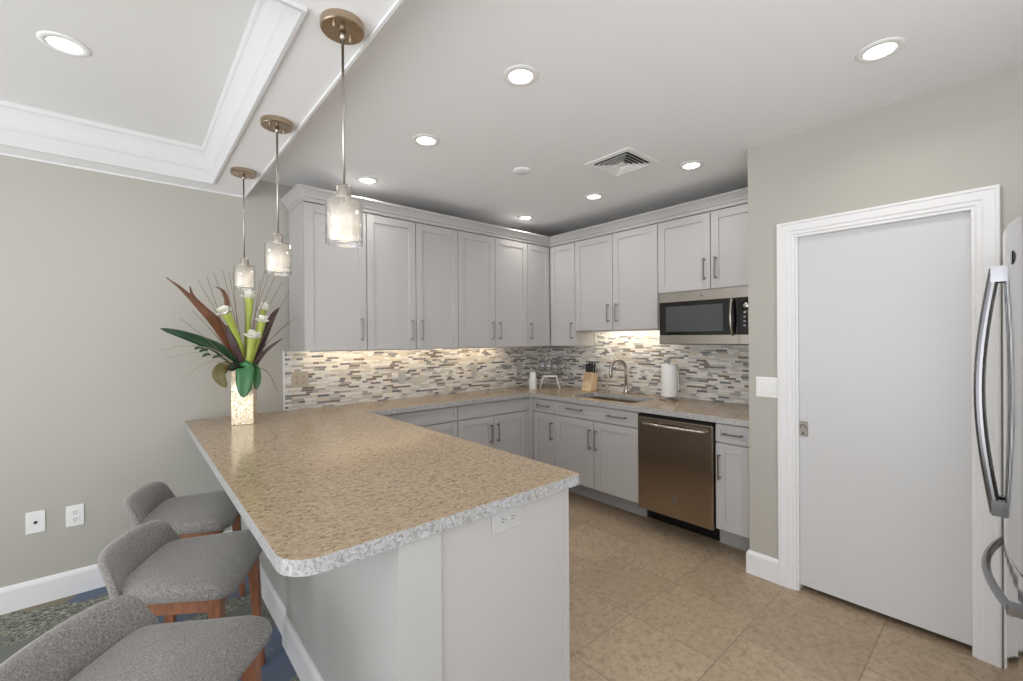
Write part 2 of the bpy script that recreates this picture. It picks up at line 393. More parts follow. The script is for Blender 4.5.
# knee wall: two shallow planes
YN = -2.397
struct('wall_peninsula', B((-2.985, -2.866, -1.26, -.001, 0, .873), (-3.0, -2.866, YN-.012, -1.26, 0, .873)), MT['knee'])
bm = bmesh.new(); sweep(bm, [(-2.866, YN-.012), (-3.0, YN-.012), (-3.0, -1.26), (-2.985, -1.26), (-2.985, -.017)], bp); struct('baseboard_peninsula', bm, MT['trim'])
# door casing: stepped profile built as nested boxes on the wall face
def casing():
    bm = bmesh.new()
    yo0, yo1, zo = -2.605, -3.462, 2.069
    prof = [(0, 0), (0, .020), (.004, .022), (.012, .022), (.016, .018), (.050, .018), (.056, .014), (.070, .014), (.076, .009), (.086, .009), (.088, .006), (.088, 0)]
    sweep(bm, [(yo0, 0), (yo0, zo), (yo1, zo), (yo1, 0)], prof)
    for v in bm.verts: v.co = Vector((XD-v.co.z, v.co.x, v.co.y))
    for y0, y1 in ((DY0, DY0-.014), (DY1+.014, DY1)): bx(bm, XD, XD+.10, y0, y1, 0, DZ)
    bx(bm, XD, XD+.10, DY0, DY1, DZ-.014, DZ)
    return bm
struct('trim_3', casing(), MT['trim'])
d = struct('door_1', B((XD+.02, XD+.058, DY0-.002, DY1+.002, .030, DZ-.004)), MT['door'], .001)
ORI = d.location.copy()
pl = obj('door_pull', B((XD+.0155, XD+.0205, -2.698, -2.745, .868, .952)), MT['nickel'], d, .001)
pl['label'] = 'square satin metal flush pull'
bm = bmesh.new()
tube(bm, [(XD+.014, -2.7215+.015*math.cos(t), .917+.015*math.sin(t)) for t in [k*PI/8 for k in range(-1, 10)]], .0022, 6)
tube(bm, [(XD+.014, -2.7215, .885), (XD+.0175, -2.7215, .885)], .006, 12)
obj('thumb_turn', bm, MT['chrome'], pl)

# ---------------------------------------------------------------- backsplash panels
YU = -.3875; XU = -.3066
tag(obj('tile_backsplash', B(Lb(-2.694, -.010, .0005, .009, .915, 1.3485)), MT['mosaic']), 'linear mosaic tile backsplash on the long wall left of the corner', 'backsplash')
tag(obj('tile_backsplash', B(Sb(-2.443, -.0005, .0005, .0095, .915, 1.3485), Sb(-2.443, -.7195, .0005, .0095, 1.3485, 1.774)), MT['mosaic']), 'linear mosaic tile backsplash behind the sink and faucet', 'backsplash')
tag(obj('edge_strip', B((-2.704, -2.6945, -.013, -.0005, .915, 1.348)), MT['trim'], None, .001), 'thin pale vertical strip closing the left end of the mosaic tile', 'trim strip')

# ---------------------------------------------------------------- cabinets
def shaker(F, u0, u1, d, z0, z1, st=.057):
    """frame and recessed flat panel; d is the distance of the back of the door from the wall"""
    g = .003; u0 += g; u1 -= g; z0 += g; z1 -= g; T = .019
    st = min(st, (u1-u0)*.3, (z1-z0)*.28)
    return B(F(u0, u0+st, d, d+T, z0, z1), F(u1-st, u1, d, d+T, z0, z1), F(u0+st, u1-st, d, d+T, z0, z0+st), F(u0+st, u1-st, d, d+T, z1-st, z1),
             F(u0+st-.001, u1-st+.001, d, d+T-.008, z0+st-.001, z1-st+.001))
def pullv(F, u, d, z0, z1):
    bm = B(F(u-.005, u+.005, d+.028, d+.036, z0, z1))
    for zz in (z0+.012, z1-.012): bx(bm, *F(u-.006, u+.006, d, d+.030, zz-.006, zz+.006))
    return bm
def pullh(F, u0, u1, d, z):
    bm = B(F(u0, u1, d+.028, d+.036, z-.005, z+.005))
    for uu in (u0+.012, u1-.012): bx(bm, *F(uu-.006, uu+.006, d, d+.030, z-.006, z+.006))
    return bm
def upper(label, F, u0, u1, depth, z0, z1, doors, loc):
    """doors: (u0,u1,handle u or None)"""
    t = thing('wall_cabinet', label, 'cabinet', loc)
    lo, hi = min(u0, u1), max(u0, u1)
    obj('body', B(F(lo+.0005, hi-.0005, .0105, depth-.0205, z0, z1)), MT['cab'], t)
    for a_, b_, hu in doors:
        a_, b_ = min(a_, b_), max(a_, b_)
        d_ = obj('door', shaker(F, a_, b_, depth-.019, z0, z1-.004), MT['cab'], t, .0015)
        if hu is not None: obj('handle', pullv(F, hu, depth, z0+.07, z0+.235), MT['pull'], d_, .001)
    return t
ZB, ZT = 1.349, 2.358
upper('tall grey wall cabinet with one door at the left end of the long wall', Lb, -2.661, -2.231, .3875, ZB, ZT, [(-2.661, -2.231, -2.275)], (-2.446, -.2, ZB))
upper('grey two-door wall cabinet, second from the left on the long wall', Lb, -2.231, -1.428, .3875, ZB, ZT, [(-2.231, -1.829, -1.872), (-1.829, -1.428, -1.786)], (-1.83, -.2, ZB))
upper('grey two-door wall cabinet, third from the left on the long wall', Lb, -1.428, -.619, .3875, ZB, ZT, [(-1.428, -1.023, -1.066), (-1.023, -.619, -.98)], (-1.02, -.2, ZB))
upper('narrow grey corner wall cabinet at the right end of the long wall', Lb, -.619, -.307, .3875, ZB, ZT, [(-.619, -.3085, -.585)], (-.47, -.2, ZB))
upper('narrow grey corner wall cabinet left of the shorter cabinet over the sink', Sb, -.389, -.719, .3066, ZB, ZT, [(-.3895, -.719, -.684)], (-.15, -.56, ZB))
upper('shorter grey two-door wall cabinet hanging above the sink', Sb, -.7195, -1.597, .3066, 1.497, ZT, [(-.7195, -1.154, -1.112), (-1.154, -1.597, -1.2)], (-.15, -1.16, 1.497))
upper('short grey two-door wall cabinet directly above the microwave', Sb, -1.5975, -2.440, .3066, 1.782, ZT, [(-1.5975, -2.026, -1.985), (-2.026, -2.440, -2.068)], (-.15, -2.02, 1.782))
# crown on the cabinet tops
bm = bmesh.new()
cp = [(-.02, ZT-.004), (.004, ZT-.004), (.006, ZT+.018), (.016, ZT+.024), (.020, ZT+.036), (.036, ZT+.058), (.048, ZT+.068), (.052, ZT+.074), (.052, ZT+.085), (-.02, ZT+.085)]
cp = [(-o_, z_+.0045) for o_, z_ in cp]
sweep(bm, [(-2.661, -.0105), (-2.661, YU), (XU, YU), (XU, -2.440)], cp)
tag(obj('crown_molding', bm, MT['cab']), 'stepped grey crown molding along the tops of all wall cabinets', 'molding')

def base(label, F, u0, u1, depth, units, loc, toe=True, back=.0105):
    t = thing('base_cabinet', label, 'cabinet', loc)
    lo, hi = min(u0, u1), max(u0, u1)
    bm = B(F(lo+.0005, hi-.0005, back, depth-.0205, .172, .872))
    obj('body', bm, MT['cab'], t)
    k0, k1 = (lo+.0005, hi-.0005) if toe is True else toe
    obj('toe_kick', B(F(k0, k1, back+.05, depth-(.21 if depth > .6 else .1), 0, .1715)), MT['cab'], t)
    for kind, a_, b_, z0, z1, hs in units:
        a_, b_ = min(a_, b_), max(a_, b_)
        d_ = obj(kind, shaker(F, a_, b_, depth-.019, z0, z1, .057 if kind == 'door' else .038), MT['cab'], t, .0015)
        for h in hs:
            if h[0] == 'v': obj('handle', pullv(F, h[1], depth, z1-.07-.165, z1-.07), MT['pull'], d_, .001)
            else: obj('handle', pullh(F, min(h[1:3]), max(h[1:3]), depth, (z0+z1)/2), MT['pull'], d_, .001)
    return t
ZD = .742; ZU = .868; ZL = .178; DS = .668; DL = .446
base('narrow grey base cabinet with drawer and door between the corner and sink cabinet', Sb, -.5, -.786, DS, [('drawer', -.505, -.786, ZD+.004, ZU, [('h', -.565, -.725)]), ('door', -.505, -.786, ZL, ZD, [('v', -.752)])], (-.33, -.64, 0))
sb = thing('base_cabinet', 'wide grey sink base cabinet with a false drawer front above two doors', 'cabinet', (-.33, -1.22, 0))
obj('body', B(Sb(-1.645, -.7865, .0105, DS-.0205, .172, .66), Sb(-1.645, -.7865, DS-.05, DS-.0205, .66, .872), Sb(-.80, -.7865, .0105, DS-.05, .66, .872), Sb(-1.645, -1.632, .0105, DS-.05, .66, .872)), MT['cab'], sb)
obj('toe_kick', B(Sb(-1.575, -.7865, .06, DS-.21, 0, .1715)), MT['cab'], sb)
d_ = obj('drawer_front', shaker(Sb, -1.645, -.786, DS-.019, ZD+.004, ZU, .038), MT['cab'], sb, .0015)
obj('handle', pullh(Sb, -1.11, -.93, DS, .817), MT['pull'], d_, .001); obj('handle', pullh(Sb, -1.545, -1.365, DS, .81), MT['pull'], d_, .001)
for a_, b_, hu in ((-1.222, -.786, -1.187), (-1.645, -1.222, -1.250)):
    d_ = obj('door', shaker(Sb, a_, b_, DS-.019, ZL, ZD), MT['cab'], sb, .0015); obj('handle', pullv(Sb, hu, DS, .505, .675), MT['pull'], d_, .001)
base('narrow grey base cabinet with one drawer and one door right of the dishwasher', Sb, -2.215, -2.440, DS, [('drawer', -2.215, -2.440, ZD+.004, ZU, [('h', -2.265, -2.395)]), ('door', -2.215, -2.440, ZL, ZD, [('v', -2.246)])], (-.33, -2.33, 0), (-2.4395, -2.150))
base('grey base cabinet with two doors under the long wall counter, nearest the corner', Lb, -1.482, -.670, DL, [('drawer', -1.482, -.715, ZD+.004, ZU, []), ('door', -1.482, -1.102, ZL, ZD, [('v', -1.142)]), ('door', -1.102, -.715, ZL, ZD, [('v', -1.062)])], (-1.07, -.22, 0))
base('grey base cabinet under the long wall counter, partly hidden behind the peninsula', Lb, -2.262, -1.4835, DL, [('drawer', -2.262, -1.4835, ZD+.004, ZU, []), ('door', -2.262, -1.875, ZL, ZD, [('v', -1.912)]), ('door', -1.875, -1.4835, ZL, ZD, [('v', -1.836)])], (-1.87, -.22, 0))
# corner filler posts
tag(obj('filler_panel', B((-.667, -.6495, -.497, -.447, .105, .872), (-.712, -.671, -.4445, -.426, .105, .872), (-.6700, -.655, -.447, -.4255, .105, .872)), MT['cab']), 'grey filler strip where the two base cabinet runs meet in the corner', 'panel')
# peninsula cabinets facing the sink
pen = thing('peninsula_cabinet', 'grey peninsula cabinet run with a flat end panel beside the knee wall', 'cabinet', (-2.58, -1.4, 0))
obj('body', B((-2.8655, -2.3020, YN+.0195, -.4705, .105, .872)), MT['cab'], pen)
ep = obj('end_panel', B((-2.8655, -2.328, YN, YN+.019, .0, .872), (-2.328, -2.304, YN-.004, YN+.019, 0, .872)), MT['cab'], pen, .001)
ep['label'] = 'flat grey end panel with a narrow corner stile'
obj('toe_kick', B((-2.8655, -2.40, YN+.0195, -.4705, 0, .105)), MT['cab'], pen)
for k in range(3):
    y0 = YN+.020+k*.63; y1 = y0+.628
    dr = obj('drawer', shaker(Pb, y0, y1, .566, ZD+.004, ZU, .038), MT['cab'], pen, .0015); obj('handle', pullh(Pb, (y0+y1)/2-.08, (y0+y1)/2+.08, .585, .807), MT['pull'], dr, .001)
    for a_, b_, hu in ((y0, (y0+y1)/2, (y0+y1)/2-.04), ((y0+y1)/2, y1, (y0+y1)/2+.04)):
        dd = obj('door', shaker(Pb, a_, b_, .566, ZL, ZD), MT['cab'], pen, .0015); obj('handle', pullv(Pb, hu, .585, .505, .67), MT['pull'], dd, .001)

# ---------------------------------------------------------------- countertop
def fillet(P, i, rr, n=8):
    a_, b_, c_ = Vector(P[i-1]), Vector(P[i]), Vector(P[(i+1) % len(P)])
    d0 = (a_-b_).normalized(); d1 = (c_-b_).normalized(); cen = b_+(d0+d1)*rr
    out = []
    for k in range(n+1):
        th = PI/2*k/n
        out.append(tuple(cen-d1*rr*math.cos(th)-d0*rr*math.sin(th)))
    return out
XP0, XP1, YP, YC, XC = -3.284, -2.261, -2.427, -.476, -.6934
poly = [(XP0, -.0005), (XP0, YP), (XP1, YP), (XP1, YC), (XC, YC), (XC, -2.4435), (-.0105, -2.4435), (-.0105, -.0105), (-.0105, -.0005)]
P2 = []
for i, p_ in enumerate(poly):
    if i == 1: P2 += fillet(poly, 1, .085, 10)
    elif i == 2: P2 += fillet(poly, 2, .02, 4)
    elif i == 7: continue
    else: P2.append(p_)
hole0 = [(-.20, -.875), (-.575, -.875), (-.575, -1.53), (-.20, -1.53)]
HP = []
for i in range(4): HP += fillet(hole0, i, .05, 5)
bm = bmesh.new()
def loop(pts, z):
    vs = [bm.verts.new((x, y, z)) for x, y in pts]; return [bm.edges.new((vs[i], vs[(i+1) % len(vs)])) for i in range(len(vs))]
es = loop(P2, .874)+loop(HP, .874)
bmesh.ops.triangle_fill(bm, use_beauty=True, use_dissolve=False, edges=es)
ex = bmesh.ops.extrude_face_region(bm, geom=list(bm.faces))
bmesh.ops.translate(bm, verts=[g for g in ex['geom'] if isinstance(g, bmesh.types.BMVert)], vec=(0, 0, .04))
bmesh.ops.recalc_face_normals(bm, faces=bm.faces)
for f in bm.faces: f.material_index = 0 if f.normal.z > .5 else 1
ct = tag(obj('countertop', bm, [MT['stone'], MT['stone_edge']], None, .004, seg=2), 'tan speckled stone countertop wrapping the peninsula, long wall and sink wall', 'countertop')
# sink basin
sk = thing('kitchen_sink', 'undermount sink basin set in the stone counter below the faucet', 'sink', (-.387, -1.2, .68))
bm = bmesh.new()
def ring2(x0, x1, y0, y1, z): return [bm.verts.new((x, y, z)) for x, y in ((x0, y0), (x1, y0), (x1, y1), (x0, y1))]
o1 = ring2(-.585, -.19, -1.54, -.865, .873); o2 = ring2(-.570, -.205, -1.525, -.880, .69)
i1 = ring2(-.572, -.203, -1.527, -.878, .873); i2 = ring2(-.555, -.22, -1.51, -.895, .70)
for a_, b_ in ((o1, o2), (i1, i2), (o1, i1)):
    for k in range(4): bm.faces.new((a_[k], a_[(k+1) % 4], b_[(k+1) % 4], b_[k]))
bm.faces.new(o2); bm.faces.new(i2)
obj('basin', bm, MT['sink'], sk, .008, seg=3)
bm = bmesh.new(); lathe(bm, [(0, .7005), (.04, .7005), (.042, .704), (.03, .703), (0, .702)], (-.38, -1.2, 0), 24); obj('drain', bm, MT['steel'], sk)
# faucet
fa = thing('kitchen_faucet', 'tall brushed nickel gooseneck faucet behind the sink', 'faucet', (-.11, -1.155, .914))
FX, FY = -.11, -1.155
bm = bmesh.new(); lathe(bm, [(0, 0), (.028, 0), (.028, .008), (.022, .012), (.020, .05), (.0155, .06), (.0155, .07), (0, .07)], (FX, FY, .9145), 24); obj('faucet_base', bm, MT['nickel'], fa, smooth=True)
dx, dy = -.95, .30
pts = [(FX, FY, .97), (FX, FY, 1.10), (FX, FY, 1.14)]
for k in range(1, 13):
    th = PI-k*PI/12; rr = .085
    pts.append((FX+dx*(rr+rr*math.cos(th)), FY+dy*(rr+rr*math.cos(th)), 1.14+rr*math.sin(th)))
ex_ = pts[-1]; pts.append((ex_[0], ex_[1], 1.12))
bm = bmesh.new(); tube(bm, pts, .0135, 14); obj('spout', bm, MT['nickel'], fa, smooth=True)
bm = bmesh.new(); lathe(bm, [(0, 1.065), (.014, 1.065), (.019, 1.075), (.018, 1.12), (.0145, 1.135), (0, 1.135)], (ex_[0], ex_[1], 0), 20); obj('spray_head', bm, MT['nickel'], fa, smooth=True)
bm = bmesh.new(); tube(bm, [(FX, FY-.015, .945), (FX, FY-.05, .948)], .012, 12); tube(bm, [(FX, FY-.045, .95), (FX-.01, FY-.105, .965)], [.008, .005], 10); obj('lever', bm, MT['nickel'], fa, smooth=True)
so = thing('soap_dispenser', 'slim brushed nickel soap dispenser left of the faucet', 'soap dispenser', (-.13, -.955, .914))
bm = bmesh.new(); lathe(bm, [(0, 0), (.022, 0), (.022, .006), (.014, .012), (.0135, .10), (.010, .105), (.010, .125), (0, .125)], (-.13, -.955, .9145), 20); obj('pump_body', bm, MT['nickel'], so, smooth=True)
bm = bmesh.new(); tube(bm, [(-.13, -.955, 1.03), (-.13, -.955, 1.052), (-.15, -.95, 1.058), (-.195, -.94, 1.048)], [.007, .008, .007, .005], 10); obj('nozzle', bm, MT['nickel'], so, smooth=True)

# ---------------------------------------------------------------- paper towel, knives, riser, glasses, cups
pt_ = thing('paper_towel_holder', 'upright metal paper towel holder standing right of the sink', 'paper towel holder', (-.2, -1.635, .914))
bm = bmesh.new(); lathe(bm, [(0, 0), (.075, 0), (.075, .010), (.02, .014), (.0075, .02), (.0075, .325), (.012, .330), (.014, .342), (.009, .352), (0, .354)], (-.2, -1.635, .9145), 28); obj('stand', bm, MT['nickel'], pt_, smooth=True)
bm = bmesh.new(); tube(bm, [(-.2, -1.705, .918), (-.2, -1.712, 1.0), (-.2, -1.712, 1.12), (-.2, -1.706, 1.16)], .004, 8); obj('tension_arm', bm, MT['nickel'], pt_)
bm = bmesh.new(); lathe(bm, [(.02, .945), (.062, .945), (.064, .950), (.064, 1.205), (.062, 1.21), (.02, 1.21)], (-.2, -1.635, 0), 40, True)
o = tag(obj('paper_towel_roll', bm, MT['paper'], smooth=True), 'white paper towel roll on the upright metal holder', 'paper towel'); sharp(o)
kb = thing('knife_block', 'blond wood knife block left of the faucet', 'knife block', (-.16, -.765, .914))
bm = bmesh.new()
pr = [(-.215, .9145), (-.115, .9145), (-.085, 1.075), (-.175, 1.095)]
va = [bm.verts.new((x, -.715, z_)) for x, z_ in pr]; vb = [bm.verts.new((x, -.82, z_)) for x, z_ in pr]
bm.faces.new(va); bm.faces.new(vb)
for k in range(4): bm.faces.new((va[k], va[(k+1) % 4], vb[(k+1) % 4], vb[k]))
obj('block', bm, MT['block'], kb, .004, seg=2)
emb = bmesh.new(); lathe(emb, [(0, 0), (.007, 0), (.007, .002), (0, .002)], (0, 0, 0), 16)
bmesh.ops.rotate(emb, verts=emb.verts, matrix=Matrix.Rotation(-PI/2, 3, 'Y')); bmesh.ops.translate(emb, verts=emb.verts, vec=(-.2105, -.767, .95)); obj('emblem', emb, MT['pull'], kb)
first = None
kn = []
for i, (yy, xx, hh) in enumerate([(-.727, -.155, .085), (-.745, -.155, .09), (-.763, -.155, .092), (-.781, -.155, .09), (-.80, -.155, .08), (-.735, -.118, .105), (-.765, -.118, .11), (-.795, -.118, .10)]):
    zt = 1.093-(xx+.175)*.22
    k_ = thing('kitchen_knife', '', 'knife', (xx, yy, zt), 'knives in the wooden block')
    k_['label'] = 'black-handled knife in the blond wood block, front row' if i < 5 else 'black-handled knife in the blond wood block, back row by the tile'
    k_['group'] = 'front row knives in the wooden block' if i < 5 else 'back row knives in the wooden block'
    L = hh
    bm = bmesh.new(); tube(bm, [(xx, yy, zt+.002), (xx+.004, yy, zt+L*.5), (xx+.010, yy, zt+L)], [.0085, .0075, .009], 8, sec=(1.25, .8)); obj('handle', bm, MT['black'], k_, .001)
    bm = bmesh.new(); tube(bm, [(xx, yy, zt-.004), (xx, yy, zt+.004)], .0088, 8, sec=(1.3, .85)); obj('bolster', bm, MT['steel'], k_)
# slots on the block front
ORI = Vector((-.16, -.765, .914))
bm = bmesh.new()
for yy in (-.735, -.753, -.771, -.789, -.805):
    v4 = [bm.verts.new(p_) for p_ in ((-.1795+.0004, yy-.002, 1.088), (-.1795+.0004, yy+.002, 1.088), (-.1985, yy+.002, 1.01), (-.1985, yy-.002, 1.01))]
    bm.faces.new(v4)
obj('slot_groove', bm, MT['lf_brown'], kb)
# riser
rs = thing('shelf_riser', 'small white metal shelf riser with splayed legs in the counter corner', 'shelf', (-.295, -.365, .914))
bm = bmesh.new()
A_, B_ = Vector((-.402, -.328)), Vector((-.258, -.471)); D_ = Vector((.07, .07))
for k in (0, 1):
    def q3(t, z_): v_ = A_.lerp(B_, t)+D_*k; return (v_.x, v_.y, z_)
    tube(bm, [q3(0, .917), q3(.17, 1.03), q3(.22, 1.039), q3(.78, 1.039), q3(.83, 1.03), q3(1, .917)], .0065, 8)
obj('leg_frame', bm, MT['white'], rs, smooth=True)
bm = bmesh.new(); v_ = [A_.lerp(B_, .14), A_.lerp(B_, .86), A_.lerp(B_, .86)+D_, A_.lerp(B_, .14)+D_]
lo = [bm.verts.new((p_.x, p_.y, 1.0385)) for p_ in v_]; hi = [bm.verts.new((p_.x, p_.y, 1.0465)) for p_ in v_]
bm.faces.new(lo); bm.faces.new(hi)
for k in range(4): bm.faces.new((lo[k], lo[(k+1) % 4], hi[(k+1) % 4], hi[k]))
obj('shelf', bm, MT['white'], rs, .001)
# hanging stemware rack + glasses
rk = thing('stemware_rack', 'wire stemware rack mounted under the corner wall cabinet', 'rack', (-.2, -.33, 1.33))
bm = bmesh.new()
for yy in (-.16, -.25, -.255, -.345, -.35, -.44, -.5): tube(bm, [(-.08, yy, 1.333), (-.29, yy, 1.333)], .002, 6)
for xx in (-.08, -.29): tube(bm, [(xx, -.14, 1.336), (xx, -.52, 1.336)], .003, 6)
for xx in (-.08, -.29):
    for yy in (-.15, -.51): tube(bm, [(xx, yy, 1.336), (xx, yy, 1.3495)], .003, 6)
obj('wire_frame', bm, MT['nickel'], rk)
bm = bmesh.new()
gp = [(0, 0), (.036, 0), (.036, -.002), (.004, -.006), (.003, -.105), (.006, -.118), (.030, -.142), (.042, -.175), (.041, -.215), (.034, -.255), (.0325, -.255), (.0395, -.215), (.0405, -.175), (.028, -.144), (0, -.124)]
lathe(bm, gp, (0, 0, 0), 24)
me_o = obj('wine_glass', bm, MT['glass'], None, smooth=True, free=True)
spots = [(-.24, -.205), (-.24, -.30), (-.24, -.395), (-.24, -.49), (-.14, -.345)]
for i, (x, y) in enumerate(spots):
    o = me_o if i == 0 else me_o.copy()
    if i: C.objects.link(o)
    o.location = (x, y, 1.338)
    tag(o, 'clear stemmed glass hanging upside down from the wire rack under the corner cabinet', 'glass', 'glasses hanging under the corner cabinet')
# nested cups
bm = bmesh.new(); lathe(bm, [(.0, .088), (.026, .088), (.028, .086), (.0385, .004), (.0405, .002), (.0405, 0), (.037, 0), (.0265, .084), (0, .084)], (0, 0, 0), 28)
cup = obj('paper_cup', bm, MT['white'], None, smooth=True, free=True)
for i in range(10):
    o = cup if i == 0 else cup.copy()
    if i: C.objects.link(o)
    o.location = (-.458, -.285, .9145+i*.0095)
    tag(o, 'white paper cup in the upside-down nested stack beside the riser', 'cup', 'nested white cups in the corner')

# ---------------------------------------------------------------- emblem text
def text_bm(s, size, depth=.0006):
    cu = bpy.data.curves.new('txt', 'FONT'); cu.body = s; cu.size = size; cu.extrude = depth; cu.align_x = 'CENTER'; cu.align_y = 'CENTER'
    o = bpy.data.objects.new('txt', cu); C.objects.link(o); dg = bpy.context.evaluated_depsgraph_get()
    me = bpy.data.meshes.new_from_object(o.evaluated_get(dg)); bm = bmesh.new(); bm.from_mesh(me)
    bpy.data.objects.remove(o); bpy.data.curves.remove(cu); bpy.data.meshes.remove(me); return bm
def emblem(parent, c, n, rad, mat1, mat2):
    """round script badge; n outward normal"""
    n = Vector(n); s = Vector((0, 0, 1)).cross(n).normalized(); R = Matrix((s, Vector((0, 0, 1)), n)).transposed()
    bm = bmesh.new(); lathe(bm, [(0, 0), (rad, 0), (rad, .0015), (rad*.88, .0022), (rad*.82, .0015), (0, .0015)], (0, 0, 0), 28)
    bmesh.ops.transform(bm, verts=bm.verts, matrix=Matrix.Translation(Vector(c)) @ R.to_4x4()); e = obj('emblem', bm, mat1, parent)
    bm = text_bm('GE', rad*1.15); bmesh.ops.transform(bm, verts=bm.verts, matrix=Matrix.Translation(Vector(c)+n*.002) @ R.to_4x4()); obj('lettering', bm, mat2, e)

# ---------------------------------------------------------------- microwave
mw = thing('microwave', 'stainless steel over-the-range microwave with black glass door', 'microwave', (-.2, -2.04, 1.375))
Y0, Y1 = -1.648, -2.438; Z0, Z1 = 1.380, 1.7745
obj('body', B((-.335, -.0105, Y1, Y0, Z0+.005, Z1)), MT['cab'], mw)
obj('base_plate', B((-.335, -.0105, Y1, Y0, Z0-.008, Z0+.0045)), MT['black'], mw)
obj('top_trim', B((-.383, -.336, Y1, Y0-.005, 1.697, Z1)), MT['steel'], mw, .003)
md = obj('door', B((-.378, -.336, -2.253, Y0-.005, 1.445, 1.6965)), MT['bglass'], mw, .002)
obj('window', B((-.3795, -.378, -2.145, Y0-.06, 1.470, 1.665)), MT['screen'], md)
obj('bottom_trim', B((-.383, -.336, -2.2565, Y0-.005, Z0-.004, 1.4445)), MT['steel'], mw, .003)
bm = bmesh.new()
tube(bm, [(-.383, -2.215, 1.685)]+[(-.400-.018*math.sin(PI*k/10), -2.215, 1.68-.225*k/10) for k in range(11)]+[(-.383, -2.215, 1.45)], .011, 10, sec=(1, 1.4)); obj('handle', bm, MT['steel'], md, smooth=True)
cpn = obj('control_panel', B((-.381, -.336, Y1, -2.2545, 1.445, 1.6965)), MT['bglass'], mw, .002)
obj('panel_trim', B((-.383, -.336, Y1, -2.2575, Z0-.004, 1.4445)), MT['steel'], mw, .003)
bm = bmesh.new(); lathe(bm, [(0, 0), (.020, 0), (.019, .016), (.016, .018), (0, .018)], (0, 0, 0), 28)
bmesh.ops.transform(bm, verts=bm.verts, matrix=Matrix.Translation((-.3812, -2.305, 1.64)) @ Matrix.Rotation(-PI/2, 4, 'Y')); obj('dial', bm, MT['steel'], cpn, smooth=True)
bm = bmesh.new()
for k in range(4):
    for j in range(3):
        bx(bm, -.3822, -.381, -2.285-j*.03, -2.297-j*.03, 1.59-k*.03, 1.599-k*.03)
obj('button', bm, MT['pull'], cpn)
emblem(mw, (-.3835, -1.995, 1.736), (-1, 0, 0), .012, MT['pull'], MT['slot'])

# ---------------------------------------------------------------- dishwasher
dw = thing('dishwasher', 'brushed stainless steel dishwasher between the sink cabinet and the narrow cabinet', 'dishwasher', (-.33, -1.93, 0))
obj('tub', B((-.655, -.02, -2.209, -1.651, .172, .868)), MT['black'], dw)
ddr = obj('door', B((-.690, -.656, -2.209, -1.651, .165, .845)), MT['dwsteel'], dw, .006, seg=3)
obj('control_strip', B((-.684, -.656, -2.209, -1.651, .8455, .862)), MT['black'], dw)
bm = bmesh.new()
pts = [(-.690, -1.70, .80)]+[(-.715-.022*math.sin(PI*k/12), -1.705-.45*k/12, .803) for k in range(13)]+[(-.690, -2.16, .80)]
tube(bm, pts, .012, 12, sec=(1.2, .9)); obj('handle', bm, MT['steel'], ddr, smooth=True)
emblem(ddr, (-.6902, -1.945, .300), (-1, 0, 0), .021, MT['pull'], MT['slot'])
obj('kick_plate', B((-.44, -.40, -2.149, -1.576, 0, .1715)), MT['black'], dw)

# ---------------------------------------------------------------- refrigerator
fr_ = thing('refrigerator', 'glossy steel bottom-freezer refrigerator at the right edge beside the white door', 'refrigerator', (-1.145, -3.9, 0))
FC = -1.145; FW = .40; YF = -3.474
def fy(x): return YF-.04*((x-FC)/.38)**2
def bowed(x0, x1, z0, z1, rd=.02, nn=14):
    bm = bmesh.new(); rows = []
    xs = [x0+(x1-x0)*k/nn for k in range(nn+1)]
    prof = [(x0+.0, fy(x0)-.09)]+[(x, fy(x)-(rd*(1-math.sin(PI/2*min(1, min(x-x0, x1-x)/rd))))) for x in sorted(set(xs+[x0+rd*.3, x0+rd*.7, x1-rd*.3, x1-rd*.7]))]+[(x1, fy(x1)-.09)]
    lo = [bm.verts.new((x, y, z0)) for x, y in prof]; hi = [bm.verts.new((x, y, z1)) for x, y in prof]
    bm.faces.new(lo); bm.faces.new(hi)
    for k in range(len(prof)): j = (k+1) % len(prof); bm.faces.new((lo[k], lo[j], hi[j], hi[k]))
    return bm
obj('body', B((FC-FW+.005, FC+FW-.005, -4.28, -3.615, .03, 1.77)), MT['platem'], fr_, .004)
for k, (x0, x1) in enumerate(((FC-FW, FC-.002), (FC+.002, FC+FW))):
    dd = obj('door', bowed(x0, x1, .70, 1.785), MT['frsteel'], fr_, .004, seg=2); 
    hx = FC-.035 if k == 0 else FC+.035
    bm = bmesh.new(); y_ = fy(hx)
    tube(bm, [(hx, y_+.020+.040*math.sin(PI*j/16), 1.665-.885*j/16) for j in range(17)], .012, 12, sec=(1.2, .9))
    for zz in (1.645, .80): bx(bm, hx-.012, hx+.012, y_-.002, y_+.030, zz-.028, zz+.028)
    obj('handle', bm, MT['chrome'], dd, smooth=False)
    if k == 0: emblem(dd, (FC-.29, fy(FC-.29)+.001, 1.67), (0, 1, 0), .022, MT['platem'], MT['slot'])
fz_ = obj('freezer_drawer', bowed(FC-FW, FC+FW, .06, .692), MT['frsteel'], fr_, .004, seg=2)
bm = bmesh.new()
tube(bm, [(FC+.36-.76*j/16, fy(FC+.36-.76*j/16)+.022+.022*math.sin(PI*j/16), .590) for j in range(17)], .012, 12, sec=(1, 1.2))
for xx in (FC-.375, FC+.345): bx(bm, xx-.025, xx+.025, fy(xx)-.004, fy(xx)+.030, .578, .602)
obj('handle', bm, MT['chrome'], fz_)

